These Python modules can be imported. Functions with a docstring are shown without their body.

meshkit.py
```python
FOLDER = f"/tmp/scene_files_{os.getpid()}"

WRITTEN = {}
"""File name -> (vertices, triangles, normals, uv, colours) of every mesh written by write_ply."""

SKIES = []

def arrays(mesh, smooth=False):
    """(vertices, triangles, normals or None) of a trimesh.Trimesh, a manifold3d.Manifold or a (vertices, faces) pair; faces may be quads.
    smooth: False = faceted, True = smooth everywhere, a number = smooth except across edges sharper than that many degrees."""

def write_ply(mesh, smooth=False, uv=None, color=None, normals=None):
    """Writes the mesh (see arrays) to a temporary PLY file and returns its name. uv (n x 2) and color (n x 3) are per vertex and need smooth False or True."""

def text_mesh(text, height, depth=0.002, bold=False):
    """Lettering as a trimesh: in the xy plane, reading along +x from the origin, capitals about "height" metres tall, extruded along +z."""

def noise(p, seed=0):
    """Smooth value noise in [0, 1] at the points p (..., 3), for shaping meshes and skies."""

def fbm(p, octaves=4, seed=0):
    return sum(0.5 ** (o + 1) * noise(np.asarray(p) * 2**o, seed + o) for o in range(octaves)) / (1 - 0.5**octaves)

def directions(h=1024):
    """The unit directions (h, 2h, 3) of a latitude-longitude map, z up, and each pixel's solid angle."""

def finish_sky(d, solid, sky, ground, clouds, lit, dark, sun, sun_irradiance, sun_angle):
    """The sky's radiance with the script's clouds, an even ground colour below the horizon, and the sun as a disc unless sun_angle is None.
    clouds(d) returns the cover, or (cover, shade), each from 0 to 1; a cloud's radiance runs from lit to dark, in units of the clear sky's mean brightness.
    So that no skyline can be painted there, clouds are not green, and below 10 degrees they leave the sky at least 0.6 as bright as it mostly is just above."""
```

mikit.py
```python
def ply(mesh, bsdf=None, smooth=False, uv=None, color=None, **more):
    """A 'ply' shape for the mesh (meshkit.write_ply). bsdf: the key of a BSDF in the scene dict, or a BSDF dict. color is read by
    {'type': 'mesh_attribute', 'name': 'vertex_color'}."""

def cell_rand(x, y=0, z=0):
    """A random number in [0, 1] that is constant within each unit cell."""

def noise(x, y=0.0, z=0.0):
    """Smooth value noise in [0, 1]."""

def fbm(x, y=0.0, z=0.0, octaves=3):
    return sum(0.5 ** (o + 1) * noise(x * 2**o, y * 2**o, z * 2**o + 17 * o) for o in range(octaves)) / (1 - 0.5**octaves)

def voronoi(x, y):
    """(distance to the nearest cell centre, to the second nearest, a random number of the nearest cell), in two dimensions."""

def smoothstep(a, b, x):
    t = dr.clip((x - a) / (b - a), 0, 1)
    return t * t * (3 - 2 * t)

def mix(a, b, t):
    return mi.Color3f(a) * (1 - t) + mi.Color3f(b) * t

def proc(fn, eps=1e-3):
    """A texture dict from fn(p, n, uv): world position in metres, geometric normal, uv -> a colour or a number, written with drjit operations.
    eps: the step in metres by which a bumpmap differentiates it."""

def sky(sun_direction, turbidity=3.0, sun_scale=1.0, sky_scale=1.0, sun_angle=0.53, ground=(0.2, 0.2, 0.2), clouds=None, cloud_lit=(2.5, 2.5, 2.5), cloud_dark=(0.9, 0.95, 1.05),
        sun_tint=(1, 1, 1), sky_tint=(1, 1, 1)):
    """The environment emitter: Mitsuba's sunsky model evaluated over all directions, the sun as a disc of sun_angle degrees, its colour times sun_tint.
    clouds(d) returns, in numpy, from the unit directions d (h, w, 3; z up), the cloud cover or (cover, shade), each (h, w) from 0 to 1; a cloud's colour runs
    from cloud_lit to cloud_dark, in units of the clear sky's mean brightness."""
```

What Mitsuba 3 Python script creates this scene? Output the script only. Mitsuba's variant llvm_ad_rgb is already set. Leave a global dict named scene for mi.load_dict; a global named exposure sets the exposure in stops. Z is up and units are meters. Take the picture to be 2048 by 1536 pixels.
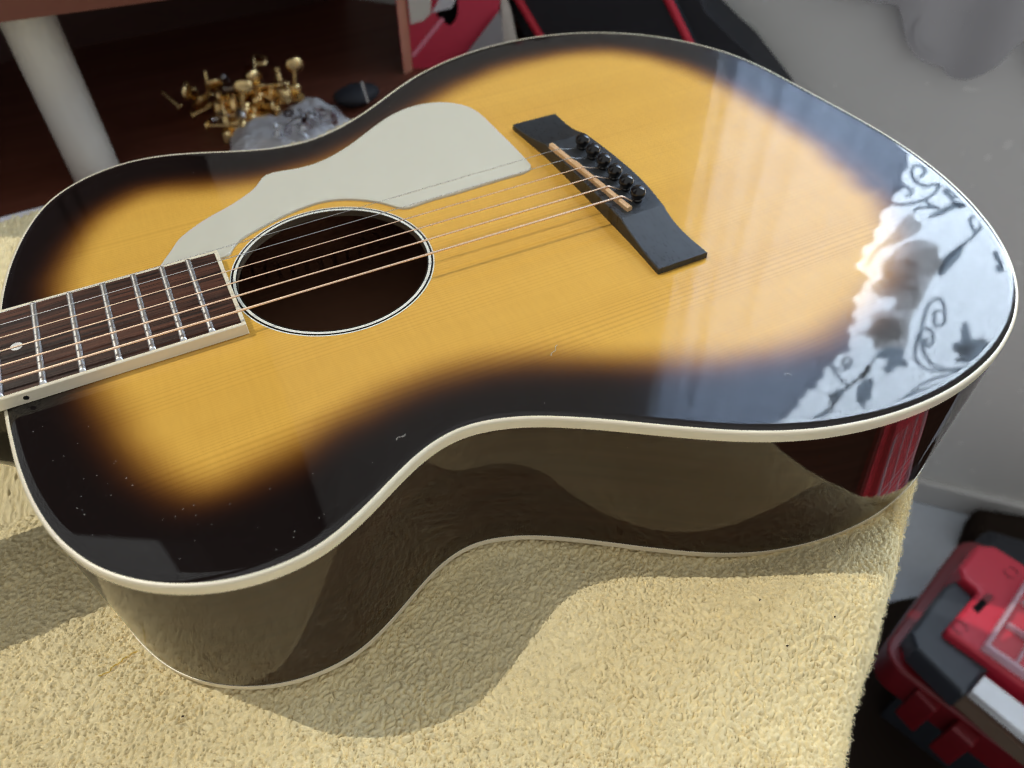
"""A sunburst acoustic guitar lying on a yellow towel on a table, in a room lit through a window and by low sun."""
import math, random
import numpy as np
import trimesh
import drjit as dr
import mitsuba as mi
import mikit, meshkit
from mikit import ply, proc, noise, fbm, voronoi, smoothstep, mix
from scipy.interpolate import CubicSpline
from scipy.spatial import cKDTree
from shapely.geometry import Polygon, LineString, Point, box as sbox
from shapely import affinity, contains_xy

T = mi.ScalarTransform4f
rng = np.random.default_rng(7)
random.seed(7)
scene, labels = {"type": "scene"}, {}

# ---------------------------------------------------------------- camera, light, exposure
CAM = np.array([-0.192, -0.29603, 0.23447])
FWD = np.array([0.301451, 0.600922, -0.740283])
SUN = np.array([-0.36382, 0.36938, 0.85510])          # towards the sun
scene["camera"] = {"type": "thinlens", "fov": 66.862, "fov_axis": "x", "aperture_radius": 0.0016, "focus_distance": 0.335,
                   "near_clip": 0.01, "far_clip": 50.0,
                   "to_world": T().look_at(origin=CAM.tolist(), target=(CAM + FWD).tolist(), up=[0, 0, 1])}
SUN_E = (1.48, 1.40, 1.22)
scene["sunlight"] = {"type": "directional", "direction": (-SUN).tolist(), "irradiance": {"type": "rgb", "value": list(SUN_E)}}
scene["room_light"] = {"type": "constant", "radiance": {"type": "rgb", "value": [0.54, 0.55, 0.545]}}
WINDOW_L = (8.2, 9.8, 11.6)                              # daylight seen through the window pane
exposure = 0.0

# ---------------------------------------------------------------- measured outlines (world xy, 0.1 mm)
OUTLINE = np.array([[-2834,-280],[-2829,-369],[-2822,-458],[-2814,-547],[-2802,-636],[-2787,-724],[-2767,-812],[-2742,-898],[-2711,-982],[-2672,-1062],[-2626,-1138],[-2570,-1209],[-2506,-1271],[-2435,-1325],[-2358,-1370],[-2276,-1406],[-2190,-1432],[-2102,-1447],[-2013,-1451],[-1924,-1443],[-1837,-1421],[-1754,-1387],[-1674,-1348],[-1595,-1305],[-1516,-1263],[-1435,-1225],[-1350,-1197],[-1262,-1184],[-1173,-1190],[-1086,-1211],[-1002,-1242],[-921,-1281],[-843,-1325],[-767,-1371],[-692,-1420],[-617,-1470],[-543,-1520],[-468,-1569],[-393,-1617],[-316,-1664],[-238,-1707],[-158,-1747],[-76,-1782],[8,-1813],[94,-1838],[181,-1859],[269,-1875],[358,-1886],[447,-1892],[537,-1893],[626,-1889],[715,-1879],[803,-1864],[890,-1843],[976,-1817],[1059,-1784],[1140,-1746],[1218,-1702],[1292,-1652],[1362,-1597],[1428,-1535],[1488,-1469],[1543,-1399],[1593,-1325],[1638,-1247],[1679,-1168],[1714,-1085],[1746,-1002],[1773,-916],[1796,-830],[1815,-742],[1830,-654],[1841,-565],[1848,-476],[1852,-387],[1852,-297],[1849,-208],[1843,-118],[1836,-29],[1827,60],[1818,149],[1808,238],[1799,327],[1790,416],[1780,505],[1769,594],[1756,682],[1739,770],[1717,857],[1689,942],[1655,1024],[1614,1104],[1568,1181],[1517,1254],[1461,1324],[1400,1390],[1335,1451],[1266,1508],[1193,1560],[1117,1608],[1039,1650],[957,1687],[873,1718],[787,1743],[700,1763],[612,1777],[523,1786],[433,1790],[344,1788],[255,1782],[166,1770],[78,1753],[-9,1732],[-95,1706],[-179,1675],[-261,1640],[-341,1600],[-418,1555],[-494,1507],[-568,1457],[-642,1407],[-716,1357],[-792,1309],[-870,1265],[-950,1225],[-1034,1193],[-1120,1170],[-1209,1159],[-1298,1164],[-1386,1180],[-1472,1206],[-1556,1237],[-1639,1270],[-1722,1304],[-1806,1335],[-1891,1362],[-1978,1381],[-2067,1390],[-2157,1386],[-2244,1369],[-2329,1340],[-2409,1299],[-2481,1247],[-2545,1184],[-2598,1112],[-2642,1034],[-2679,953],[-2712,869],[-2740,784],[-2765,698],[-2785,611],[-2802,523],[-2816,435],[-2826,346],[-2834,257],[-2839,168],[-2841,78],[-2842,-11],[-2840,-101],[-2838,-190]]) * 1e-4
BURST = np.array([[-2642,406],[-2617,516],[-2581,625],[-2535,732],[-2479,831],[-2414,921],[-2339,997],[-2255,1055],[-2164,1093],[-2064,1106],[-1957,1091],[-1844,1056],[-1729,1014],[-1613,978],[-1498,959],[-1386,954],[-1276,963],[-1169,983],[-1065,1012],[-963,1048],[-864,1090],[-768,1135],[-672,1184],[-577,1234],[-480,1284],[-383,1333],[-283,1379],[-181,1422],[-74,1460],[36,1491],[150,1516],[265,1533],[381,1542],[496,1543],[609,1535],[719,1517],[824,1489],[924,1450],[1016,1400],[1100,1338],[1174,1264],[1239,1179],[1295,1085],[1343,984],[1382,879],[1414,772],[1438,663],[1455,555],[1467,447],[1475,339],[1479,230],[1482,120],[1484,9],[1486,-105],[1489,-222],[1491,-342],[1485,-465],[1464,-585],[1440,-665],[1430,-656],[1438,-558],[1457,-419],[1479,-290],[1497,-220],[1504,-245],[1500,-347],[1485,-487],[1461,-629],[1426,-751],[1382,-856],[1327,-947],[1264,-1032],[1191,-1112],[1109,-1187],[1021,-1257],[926,-1319],[826,-1374],[722,-1421],[615,-1458],[506,-1484],[397,-1499],[287,-1502],[178,-1494],[71,-1476],[-35,-1448],[-138,-1413],[-238,-1371],[-335,-1324],[-431,-1274],[-525,-1221],[-619,-1169],[-713,-1119],[-807,-1072],[-903,-1030],[-1000,-996],[-1101,-970],[-1204,-955],[-1312,-952],[-1424,-963],[-1540,-986],[-1657,-1015],[-1774,-1047],[-1888,-1076],[-1997,-1096],[-2099,-1104],[-2193,-1094],[-2275,-1061],[-2344,-1001],[-2401,-916],[-2447,-812],[-2486,-696],[-2519,-573],[-2548,-449],[-2576,-331],[-2602,-219],[-2624,-111],[-2642,-7],[-2654,95],[-2659,197],[-2655,301]]) * 1e-4
GUARD = np.array([[-2047,451],[-1998,521],[-1931,576],[-1832,637],[-1723,686],[-1631,738],[-1540,813],[-1475,884],[-1446,891],[-1332,878],[-1201,878],[-1078,917],[-937,996],[-752,1121],[-601,1198],[-466,1223],[-325,1194],[-237,1130],[-179,1030],[-159,880],[-154,706],[-149,540],[-149,372],[-157,322],[-191,292],[-254,284],[-418,282],[-648,274],[-836,269],[-921,273],[-952,303],[-1011,374],[-1076,430],[-1164,483],[-1260,512],[-1364,510],[-1472,487],[-1582,449],[-1690,405],[-1746,371],[-1786,323],[-1817,288],[-1850,287]]) * 1e-4
TOWEL_EDGE = np.array([[1116,-1734],[1011,-1807],[838,-1925],[655,-2057],[484,-2180],[286,-2303],[158,-2395],[20,-2474],[-142,-2578],[-322,-2715],[-516,-2841]]) * 1e-4
EMBROIDERY = {"edge":[[2023,2383],[2057,2505],[2041,2613],[2044,2773],[2017,2889],[2022,3000],[1995,3120],[1977,3270],[1979,3449],[1952,3547],[1964,3731],[1951,3879],[2127,4045],[2095,4291],[2121,4529],[2159,4772],[2222,5015],[2289,5227],[2192,5438],[2131,5602],[2100,5780],[2053,6012],[2005,6251],[1924,6604],[1834,6951]],"leaf":[[2150,3437],[2211,3214],[2267,3057],[2304,3034],[2364,3106],[2445,3144],[2464,3227],[2395,3347],[2298,3461],[2150,3574],[2094,3761],[2065,3930],[2053,3709]],"flower":[[2260,3687],[2350,3478],[2473,3373],[2629,3364],[2749,3439],[2781,3553],[2854,3565],[2857,3720],[2839,3885],[2831,4084],[2835,4356],[2828,4570],[2876,4774],[2940,5056],[2765,5074],[2565,5177],[2495,5006],[2294,4993],[2415,4805],[2371,4671],[2431,4545],[2556,4473],[2535,4270],[2344,4289],[2234,4218],[2231,4100],[2295,4000],[2222,3856]],"leaf2":[[2952,5090],[2966,5203],[3088,5361],[2948,5449],[2915,5583],[2818,5534],[2803,5336],[2696,5332],[2661,5630],[2587,5824],[2485,6122],[2430,6414],[2326,6761],[2225,6824],[2366,6392],[2291,6238],[2370,6119],[2537,5842],[2575,5618],[2636,5312],[2683,5139]],"leaf3":[[2723,5734],[2797,5836],[2812,6004],[2863,6118],[2802,6230],[2893,6378],[2758,6314],[2662,6192],[2612,5989],[2637,5807]],"lotus":[[3441,4420],[3548,4565],[3644,4680],[3744,4630],[3841,4690],[3926,4609],[3896,4820],[3867,4981],[3735,5083],[3578,5097],[3593,4977],[3482,4918],[3453,4814],[3495,4764],[3451,4595]],"leaf4":[[2834,3632],[2883,3436],[2972,3323],[3007,3465],[2971,3659],[2907,3818]],"leaf5":[[2477,3051],[2579,2888],[2750,2775],[2811,2794],[2708,2886],[2599,2995]],"leaf6":[[3414,3557],[3450,3486],[3507,3517],[3504,3610]],"s1":[[3800,5119],[3539,5287],[3340,5236],[3171,5058],[3023,4728],[2959,4424],[2959,4234],[3014,4157],[3107,4242],[3178,4394],[3207,4563],[3158,4595],[3093,4490],[3067,4357],[3097,4342]],"s2":[[3726,5184],[3607,5264],[3334,5357],[3118,5192],[3041,4947],[3023,4728],[3071,4659],[3158,4723],[3210,4893],[3190,4975],[3130,4881],[3133,4823]],"v1":[[3800,5119],[3634,5334],[3383,5627],[3277,5921],[3124,6268]],"v2":[[3867,4981],[3775,5366],[3504,5668],[3246,6064]],"s3":[[2025,2943],[2119,2955],[2274,2893],[2406,2776],[2433,2622],[2319,2660],[2171,2612],[2105,2521],[2109,2442],[2168,2430],[2234,2481],[2215,2555]],"s4":[[2004,2755],[2055,2711],[2147,2724],[2195,2767],[2160,2821]],"s5":[[2890,3807],[2904,3491],[2972,3323],[3046,3130],[3042,3017],[2966,2937],[2917,2949],[2938,3042],[3024,3130]],"s6":[[2315,3004],[2398,2929],[2534,2912],[2449,2889],[2394,2860]],"s7":[[2531,2654],[2604,2732],[2673,2717],[2599,2666],[2541,2652],[2614,2757],[2781,2801]],"s8":[[2367,5564],[2329,5618],[2281,5552],[2308,5461],[2369,5482],[2391,5597],[2277,5720],[2142,5640],[2238,5775],[2537,5842]],"v3":[[3371,3356],[3436,3430],[3505,3487]]}   # (along the wall, height), 0.1 mm

# ---------------------------------------------------------------- helpers
def rgb(r, g, b):
    return {"type": "rgb", "value": [r, g, b]}


def key_for(name, parent=None):
    base = f"{parent}__{name}" if parent else name
    k, n = base, 0
    while k in scene or k in labels:
        n += 1
        k = f"{base}_{n:03d}"
    return k


def obj(name, mesh, bsdf, parent=None, smooth=False, **more):
    k = key_for(name, parent)
    scene[k] = ply(mesh, bsdf, smooth, **more)
    return k


def thing(name, label, category, group=None):
    k = key_for(name)
    labels[k] = {"label": label, "category": category}
    if group:
        labels[k]["group"] = group
    return k


def tag(k, label=None, category=None, group=None, kind=None):
    labels.setdefault(k, {})
    for n, v in (("label", label), ("category", category), ("group", group), ("kind", kind)):
        if v:
            labels[k][n] = v
    return k


def box(x0, x1, y0, y1, z0, z1, ch=0.0):
    """A box with chamfered edges."""
    if ch <= 0:
        m = trimesh.creation.box((x1 - x0, y1 - y0, z1 - z0))
        m.apply_translation(((x0 + x1) / 2, (y0 + y1) / 2, (z0 + z1) / 2))
        return m
    p = []
    for x, sx in ((x0, 1), (x1, -1)):
        for y, sy in ((y0, 1), (y1, -1)):
            for z, sz in ((z0, 1), (z1, -1)):
                p += [(x + sx * ch, y + sy * ch, z), (x + sx * ch, y, z + sz * ch), (x, y + sy * ch, z + sz * ch)]
    return trimesh.convex.convex_hull(np.array(p))


def tube(pts, rad, sides=10, caps=True):
    pts = np.asarray(pts, float)
    n = len(pts)
    rad = np.broadcast_to(rad, n)
    t = np.gradient(pts, axis=0)
    t /= np.linalg.norm(t, axis=1)[:, None] + 1e-12
    ref = np.array([0, 0, 1.0]) if abs(t[:, 2]).mean() < 0.8 else np.array([1.0, 0, 0])
    a = np.cross(t, ref)
    a /= np.linalg.norm(a, axis=1)[:, None] + 1e-12
    b = np.cross(a, t)
    th = np.arange(sides) * 2 * np.pi / sides
    v = pts[:, None] + rad[:, None, None] * (np.cos(th)[None, :, None] * a[:, None] + np.sin(th)[None, :, None] * b[:, None])
    v = v.reshape(-1, 3)
    i = np.arange(n - 1)[:, None] * sides
    j = np.arange(sides)[None]
    k = (np.arange(sides)[None] + 1) % sides
    f = np.stack([i + j, i + sides + j, i + sides + k, i + k], -1).reshape(-1, 4)
    f = np.vstack([f[:, [0, 1, 2]], f[:, [0, 2, 3]]])
    if caps:
        v = np.vstack([v, pts[:1], pts[-1:]])
        c0, c1 = n * sides, n * sides + 1
        e = (n - 1) * sides
        f = np.vstack([f, np.stack([np.full(sides, c0), j[0], k[0]], 1), np.stack([np.full(sides, c1), e + k[0], e + j[0]], 1)])
    return trimesh.Trimesh(v, f, process=False)


def lathe(profile, at=(0, 0, 0), axis=(0, 0, 1), n=24):
    m = trimesh.creation.revolve(np.asarray(profile, float), sections=n)
    m.apply_transform(trimesh.geometry.align_vectors([0, 0, 1], axis))
    m.apply_translation(at)
    return m


def prism(poly, z0, z1):
    if not isinstance(poly, Polygon):
        poly = Polygon(poly)
    m = trimesh.creation.extrude_polygon(poly.buffer(0), z1 - z0, engine="earcut")
    m.apply_translation((0, 0, z0))
    return m


def rounded_prism(poly, z0, z1, r=0.001, steps=3):
    """Extruded polygon with a rounded top edge, made of stacked inset rings."""
    poly = (poly if isinstance(poly, Polygon) else Polygon(poly)).buffer(0)
    pts = np.array(poly.exterior.coords)[:-1]
    if Polygon(pts).exterior.is_ccw is False:
        pts = pts[::-1]
    nrm = normals2(pts)
    rings = [(0.0, z0), (0.0, z1 - r)]
    for s in range(1, steps + 1):
        a = s / steps * np.pi / 2
        rings.append((r * (1 - math.cos(a)), z1 - r + r * math.sin(a)))
    n = len(pts)
    v = np.vstack([np.column_stack([pts - nrm * o, np.full(n, z)]) for o, z in rings])
    i, j = np.meshgrid(np.arange(len(rings) - 1), np.arange(n), indexing="ij")
    k = (j + 1) % n
    f = np.stack([i * n + j, i * n + k, (i + 1) * n + k, (i + 1) * n + j], -1).reshape(-1, 4)
    f = np.vstack([f[:, [0, 1, 2]], f[:, [0, 2, 3]]])
    _, tf = trimesh.creation.triangulate_polygon(Polygon(v[-n:, :2]), engine="earcut")
    tv = np.array(_)
    top = np.column_stack([tv, np.full(len(tv), z1)])
    m2 = trimesh.Trimesh(top, tf, process=False)
    if m2.face_normals[:, 2].sum() < 0:
        m2.invert()
    return trimesh.util.concatenate([trimesh.Trimesh(v, f, process=False), m2])


def normals2(p):
    """Outward normals of a counter-clockwise closed curve."""
    t = np.roll(p, -1, 0) - np.roll(p, 1, 0)
    t /= np.linalg.norm(t, axis=1)[:, None] + 1e-12
    return np.stack([t[:, 1], -t[:, 0]], 1)


def resample(p, n):
    q = np.vstack([p, p[:1]])
    s = np.concatenate([[0], np.cumsum(np.linalg.norm(np.diff(q, axis=0), axis=1))])
    c = CubicSpline(s, q, bc_type="periodic")
    return c(np.linspace(0, s[-1], n, endpoint=False))


def smooth_line(pts, n):
    pts = np.asarray(pts, float)
    s = np.concatenate([[0], np.cumsum(np.linalg.norm(np.diff(pts, axis=0), axis=1))])
    return CubicSpline(s, pts)(np.linspace(0, s[-1], n))


def ring_sweep(curve, nrm, profile):
    """A band round the closed curve; profile = [(inset, z) ...] from the top inner edge outwards and down."""
    n, m = len(curve), len(profile)
    v = np.vstack([np.column_stack([curve - nrm * o, np.full(n, z)]) for o, z in profile])
    i, j = np.meshgrid(np.arange(m - 1), np.arange(n), indexing="ij")
    k = (j + 1) % n
    f = np.stack([i * n + j, (i + 1) * n + j, (i + 1) * n + k, i * n + k], -1).reshape(-1, 4)
    return trimesh.Trimesh(v, np.vstack([f[:, [0, 1, 2]], f[:, [0, 2, 3]]]), process=False)


def signed_distance(p, curve):
    """Positive inside the closed curve."""
    d = cKDTree(resample(curve, 6000)).query(p)[0]
    return np.where(contains_xy(Polygon(curve), p[:, 0], p[:, 1]), d, -d)


def place(mesh, M):
    m = mesh.copy()
    m.apply_transform(M)
    return m


def frame(origin, ex, ey, ez):
    M = np.eye(4)
    M[:3, 0], M[:3, 1], M[:3, 2], M[:3, 3] = ex, ey, ez, origin
    return M


# ---------------------------------------------------------------- materials
def mat(name, **d):
    scene[name] = d
    return name


def two(name, **d):
    scene[name] = {"type": "twosided", "bsdf": d}
    return name


def top_colour(p, n, uv):
    sd = (uv.x - 0.5) * 0.08                                            # metres inside the sprayed border
    wob = (noise(p.x * 60, p.y * 60, 3.0) - 0.5) * 0.002
    d = 1 - smoothstep(-0.0145, 0.0235, sd + wob)
    d = d * (0.55 + 0.45 * d)
    yy = p.y + (fbm(p.x * 6, p.y * 9, 1.0) - 0.5) * 0.004
    ph = yy * 3900 + 26.0 * noise(yy * 70, 7.0, 1.0) + 6.0 * fbm(yy * 320, p.x * 5, 2.0)    # annual rings along the string direction
    line = dr.power(0.5 + 0.5 * dr.sin(ph), 2.5) * (0.45 + 0.6 * noise(yy * 45, p.x * 2, 6.0))
    line = line + 0.25 * smoothstep(0.80, 0.95, noise(yy * 420, p.x * 3, 8.0))
    broad = fbm(yy * 55, p.x * 3, 9.0)
    silk = noise(p.x * 900, p.y * 120, 2.0) - 0.5
    tone = 1.025 - 0.11 * line + 0.13 * (broad - 0.5) + 0.035 * silk
    amber = mi.Color3f(0.68, 0.383, 0.066) * mi.Color3f(tone, dr.power(tone, 1.45), dr.power(tone, 2.2))
    dens = d * d * 0.4 + d * 0.6
    return mi.Color3f(0.0042, 0.0043, 0.0044) + amber * dr.exp(-mi.Color3f(5.6, 6.9, 7.8) * dens)


two("top_lacquer", type="plastic", int_ior=1.56, diffuse_reflectance=proc(top_colour), nonlinear=False)


def side_colour(p, n, uv):
    g = fbm(p.z * 260 + fbm(p.x * 9, p.y * 9, 0.0) * 6, p.x * 14, p.y * 14)
    return mix((0.013, 0.0060, 0.0042), (0.030, 0.0105, 0.0065), g)


two("side_lacquer", type="plastic", int_ior=1.46, diffuse_reflectance=proc(side_colour))
two("neck_lacquer", type="plastic", int_ior=1.5, diffuse_reflectance=rgb(0.012, 0.008, 0.006))


def cream(p, n, uv):
    return mix((0.78, 0.70, 0.52), (0.84, 0.77, 0.60), fbm(p.x * 120, p.y * 120, p.z * 300))


two("cream_plastic", type="roughplastic", alpha=0.12, int_ior=1.5, diffuse_reflectance=proc(cream))
two("guard_plastic", type="plastic", int_ior=1.5, diffuse_reflectance=rgb(0.575, 0.56, 0.465))
two("ring_white", type="plastic", int_ior=1.5, diffuse_reflectance=rgb(0.74, 0.74, 0.66))
two("ring_black", type="plastic", int_ior=1.5, diffuse_reflectance=rgb(0.012, 0.013, 0.012))
two("inner_wood", type="diffuse", reflectance=rgb(0.30, 0.15, 0.09))
two("raw_edge", type="diffuse", reflectance=rgb(0.10, 0.075, 0.05))


def rosewood(p, n, uv):
    yy = p.y + (fbm(p.x * 10, p.y * 30, 4.0) - 0.5) * 0.004
    g = fbm(yy * 420, p.x * 14, p.z * 420, 4)
    pore = smoothstep(0.62, 0.78, noise(yy * 1900, p.x * 55, 1.0))
    c = mix((0.020, 0.010, 0.008), (0.115, 0.042, 0.024), smoothstep(0.30, 0.75, g))
    return c * (1 - 0.7 * pore)


two("rosewood", type="roughplastic", alpha=0.22, int_ior=1.45, diffuse_reflectance=proc(rosewood))


def ebony(p, n, uv):
    pore = smoothstep(0.70, 0.86, noise(p.y * 500, p.x * 2200, 0.0))
    return mi.Color3f(0.022, 0.025, 0.029) * (1 - 0.5 * pore) * (0.85 + 0.3 * fbm(p.x * 90, p.y * 90, 0.0))


two("bridge_wood", type="roughplastic", alpha=0.30, int_ior=1.5, diffuse_reflectance=proc(ebony))


def bone(p, n, uv):
    return mix((0.60, 0.36, 0.17), (0.72, 0.48, 0.26), fbm(p.x * 400, p.y * 150, p.z * 400))


two("bone", type="roughplastic", alpha=0.2, int_ior=1.5, diffuse_reflectance=proc(bone))
two("pin_plastic", type="plastic", int_ior=1.55, diffuse_reflectance=rgb(0.006, 0.006, 0.007))
mat("steel", type="roughconductor", material="none", specular_reflectance=rgb(0.70, 0.71, 0.72), alpha=0.16)
mat("nickel", type="roughconductor", material="none", specular_reflectance=rgb(0.80, 0.80, 0.79), alpha=0.22)
mat("bronze", type="roughconductor", material="none", specular_reflectance=rgb(0.93, 0.68, 0.50), alpha=0.30)
two("pearl", type="principled", base_color=rgb(0.74, 0.74, 0.70), roughness=0.25)
two("dust_matter", type="diffuse", reflectance=rgb(0.55, 0.54, 0.50))


def terry(p, n, uv):
    c = mix((0.79, 0.67, 0.385), (0.87, 0.765, 0.48), fbm(p.x * 30, p.y * 30, 0.0))
    c = c * (0.90 + 0.2 * noise(p.x * 420, p.y * 420, p.z * 420))
    return c


two("towel_cloth", type="principled", base_color=proc(terry), roughness=0.95, specular=0.15, sheen=0.35)
two("towel_fibre", type="principled", base_color=rgb(0.86, 0.78, 0.53), roughness=0.95, specular=0.1, sheen=0.4)
two("hem_tape", type="diffuse", reflectance=rgb(0.72, 0.68, 0.70))


def mahogany(p, n, uv):
    g = fbm(p.y * 160 + fbm(p.x * 4, p.y * 8, p.z * 8) * 4, p.x * 6, p.z * 160, 4)
    return mix((0.12, 0.034, 0.020), (0.21, 0.070, 0.042), g)


two("mahogany", type="roughplastic", alpha=0.18, int_ior=1.5, diffuse_reflectance=proc(mahogany))
two("mahogany_red", type="roughplastic", alpha=0.25, int_ior=1.45, diffuse_reflectance=rgb(0.20, 0.062, 0.043))
two("mahogany_dark", type="principled", base_color=rgb(0.060, 0.020, 0.014), roughness=0.45)


def edge_banding(p, n, uv):
    g = fbm(p.z * 220, p.x * 30, p.y * 30)
    return mix((0.52, 0.22, 0.145), (0.62, 0.28, 0.19), g)


two("edge_banding", type="principled", base_color=proc(edge_banding), roughness=0.5)
two("pole_paint", type="roughplastic", alpha=0.25, int_ior=1.5, diffuse_reflectance=rgb(0.93, 0.90, 0.82))


def wall_paint(p, n, uv):
    c = mix((0.66, 0.665, 0.65), (0.72, 0.725, 0.71), fbm(p.x * 7, p.y * 7, p.z * 7))
    fl = smoothstep(0.90, 0.96, noise((p.x - p.y) * 55, p.z * 55, 4.0))
    return c * (1 + 0.13 * fl)


two("wall_paint", type="principled", base_color=proc(wall_paint), roughness=0.6)
two("trim_paint", type="principled", base_color=rgb(0.62, 0.62, 0.61), roughness=0.4)


def floor_lino(p, n, uv):
    return mix((0.60, 0.66, 0.74), (0.66, 0.72, 0.80), fbm(p.x * 9, p.y * 9, 0.0)) * (0.96 + 0.08 * noise(p.x * 300, p.y * 300, 1.0))


two("floor_lino", type="principled", base_color=proc(floor_lino), roughness=0.35)
two("white_frame", type="principled", base_color=rgb(0.80, 0.80, 0.80), roughness=0.35)
mat("panel_cloth", type="principledthin", base_color=rgb(0.45, 0.50, 0.60), roughness=0.9, diff_trans=1.1)
mat("embroidery", type="principledthin", base_color=rgb(0.42, 0.48, 0.54), roughness=0.9, diff_trans=1.2, spec_trans=0.22)
mat("embroidery_brown", type="principledthin", base_color=rgb(0.78, 0.75, 0.73), roughness=0.9, diff_trans=1.4, spec_trans=0.22)
mat("petal_cloth", type="principledthin", base_color=rgb(0.95, 0.93, 0.91), roughness=0.9, diff_trans=1.5, spec_trans=0.45)
mat("tulle", type="mask", opacity=0.10, bsdf={"type": "principledthin", "base_color": rgb(0.75, 0.77, 0.80), "roughness": 0.9, "diff_trans": 1.0})
two("scallop_grey", type="diffuse", reflectance=rgb(0.44, 0.44, 0.46))
two("red_plastic", type="roughplastic", alpha=0.18, int_ior=1.5, diffuse_reflectance=rgb(0.60, 0.030, 0.058))
two("red_dark", type="roughplastic", alpha=0.2, int_ior=1.5, diffuse_reflectance=rgb(0.17, 0.008, 0.013))
two("red_card", type="roughplastic", alpha=0.25, int_ior=1.5, diffuse_reflectance=rgb(0.78, 0.055, 0.115))
two("pink_strip", type="principled", base_color=rgb(0.90, 0.30, 0.42), roughness=0.5)
two("black_plastic", type="roughplastic", alpha=0.22, int_ior=1.5, diffuse_reflectance=rgb(0.030, 0.036, 0.046))
two("black_void", type="diffuse", reflectance=rgb(0.008, 0.008, 0.009))
two("nylon", type="principled", base_color=rgb(0.016, 0.018, 0.024), roughness=0.7, sheen=0.2)
two("red_piping", type="principled", base_color=rgb(0.55, 0.02, 0.045), roughness=0.5)
two("paper_white", type="diffuse", reflectance=rgb(0.80, 0.78, 0.72))
two("paper_grey", type="diffuse", reflectance=rgb(0.36, 0.36, 0.39))
two("strip_white", type="principled", base_color=rgb(0.80, 0.83, 0.86), roughness=0.3)
two("strip_brown", type="principled", base_color=rgb(0.16, 0.11, 0.075), roughness=0.5)
mat("clear_plastic", type="principledthin", base_color=rgb(0.88, 0.90, 0.95), roughness=0.15, spec_trans=0.12, diff_trans=0.35)
mat("organiser_clear", type="thindielectric", int_ior=1.5)
mat("clear_rib", type="principledthin", base_color=rgb(0.86, 0.70, 0.78), roughness=0.2, spec_trans=0.2, diff_trans=0.8)
mat("gold", type="roughconductor", material="none", specular_reflectance=rgb(0.98, 0.72, 0.34), alpha=0.14)
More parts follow.
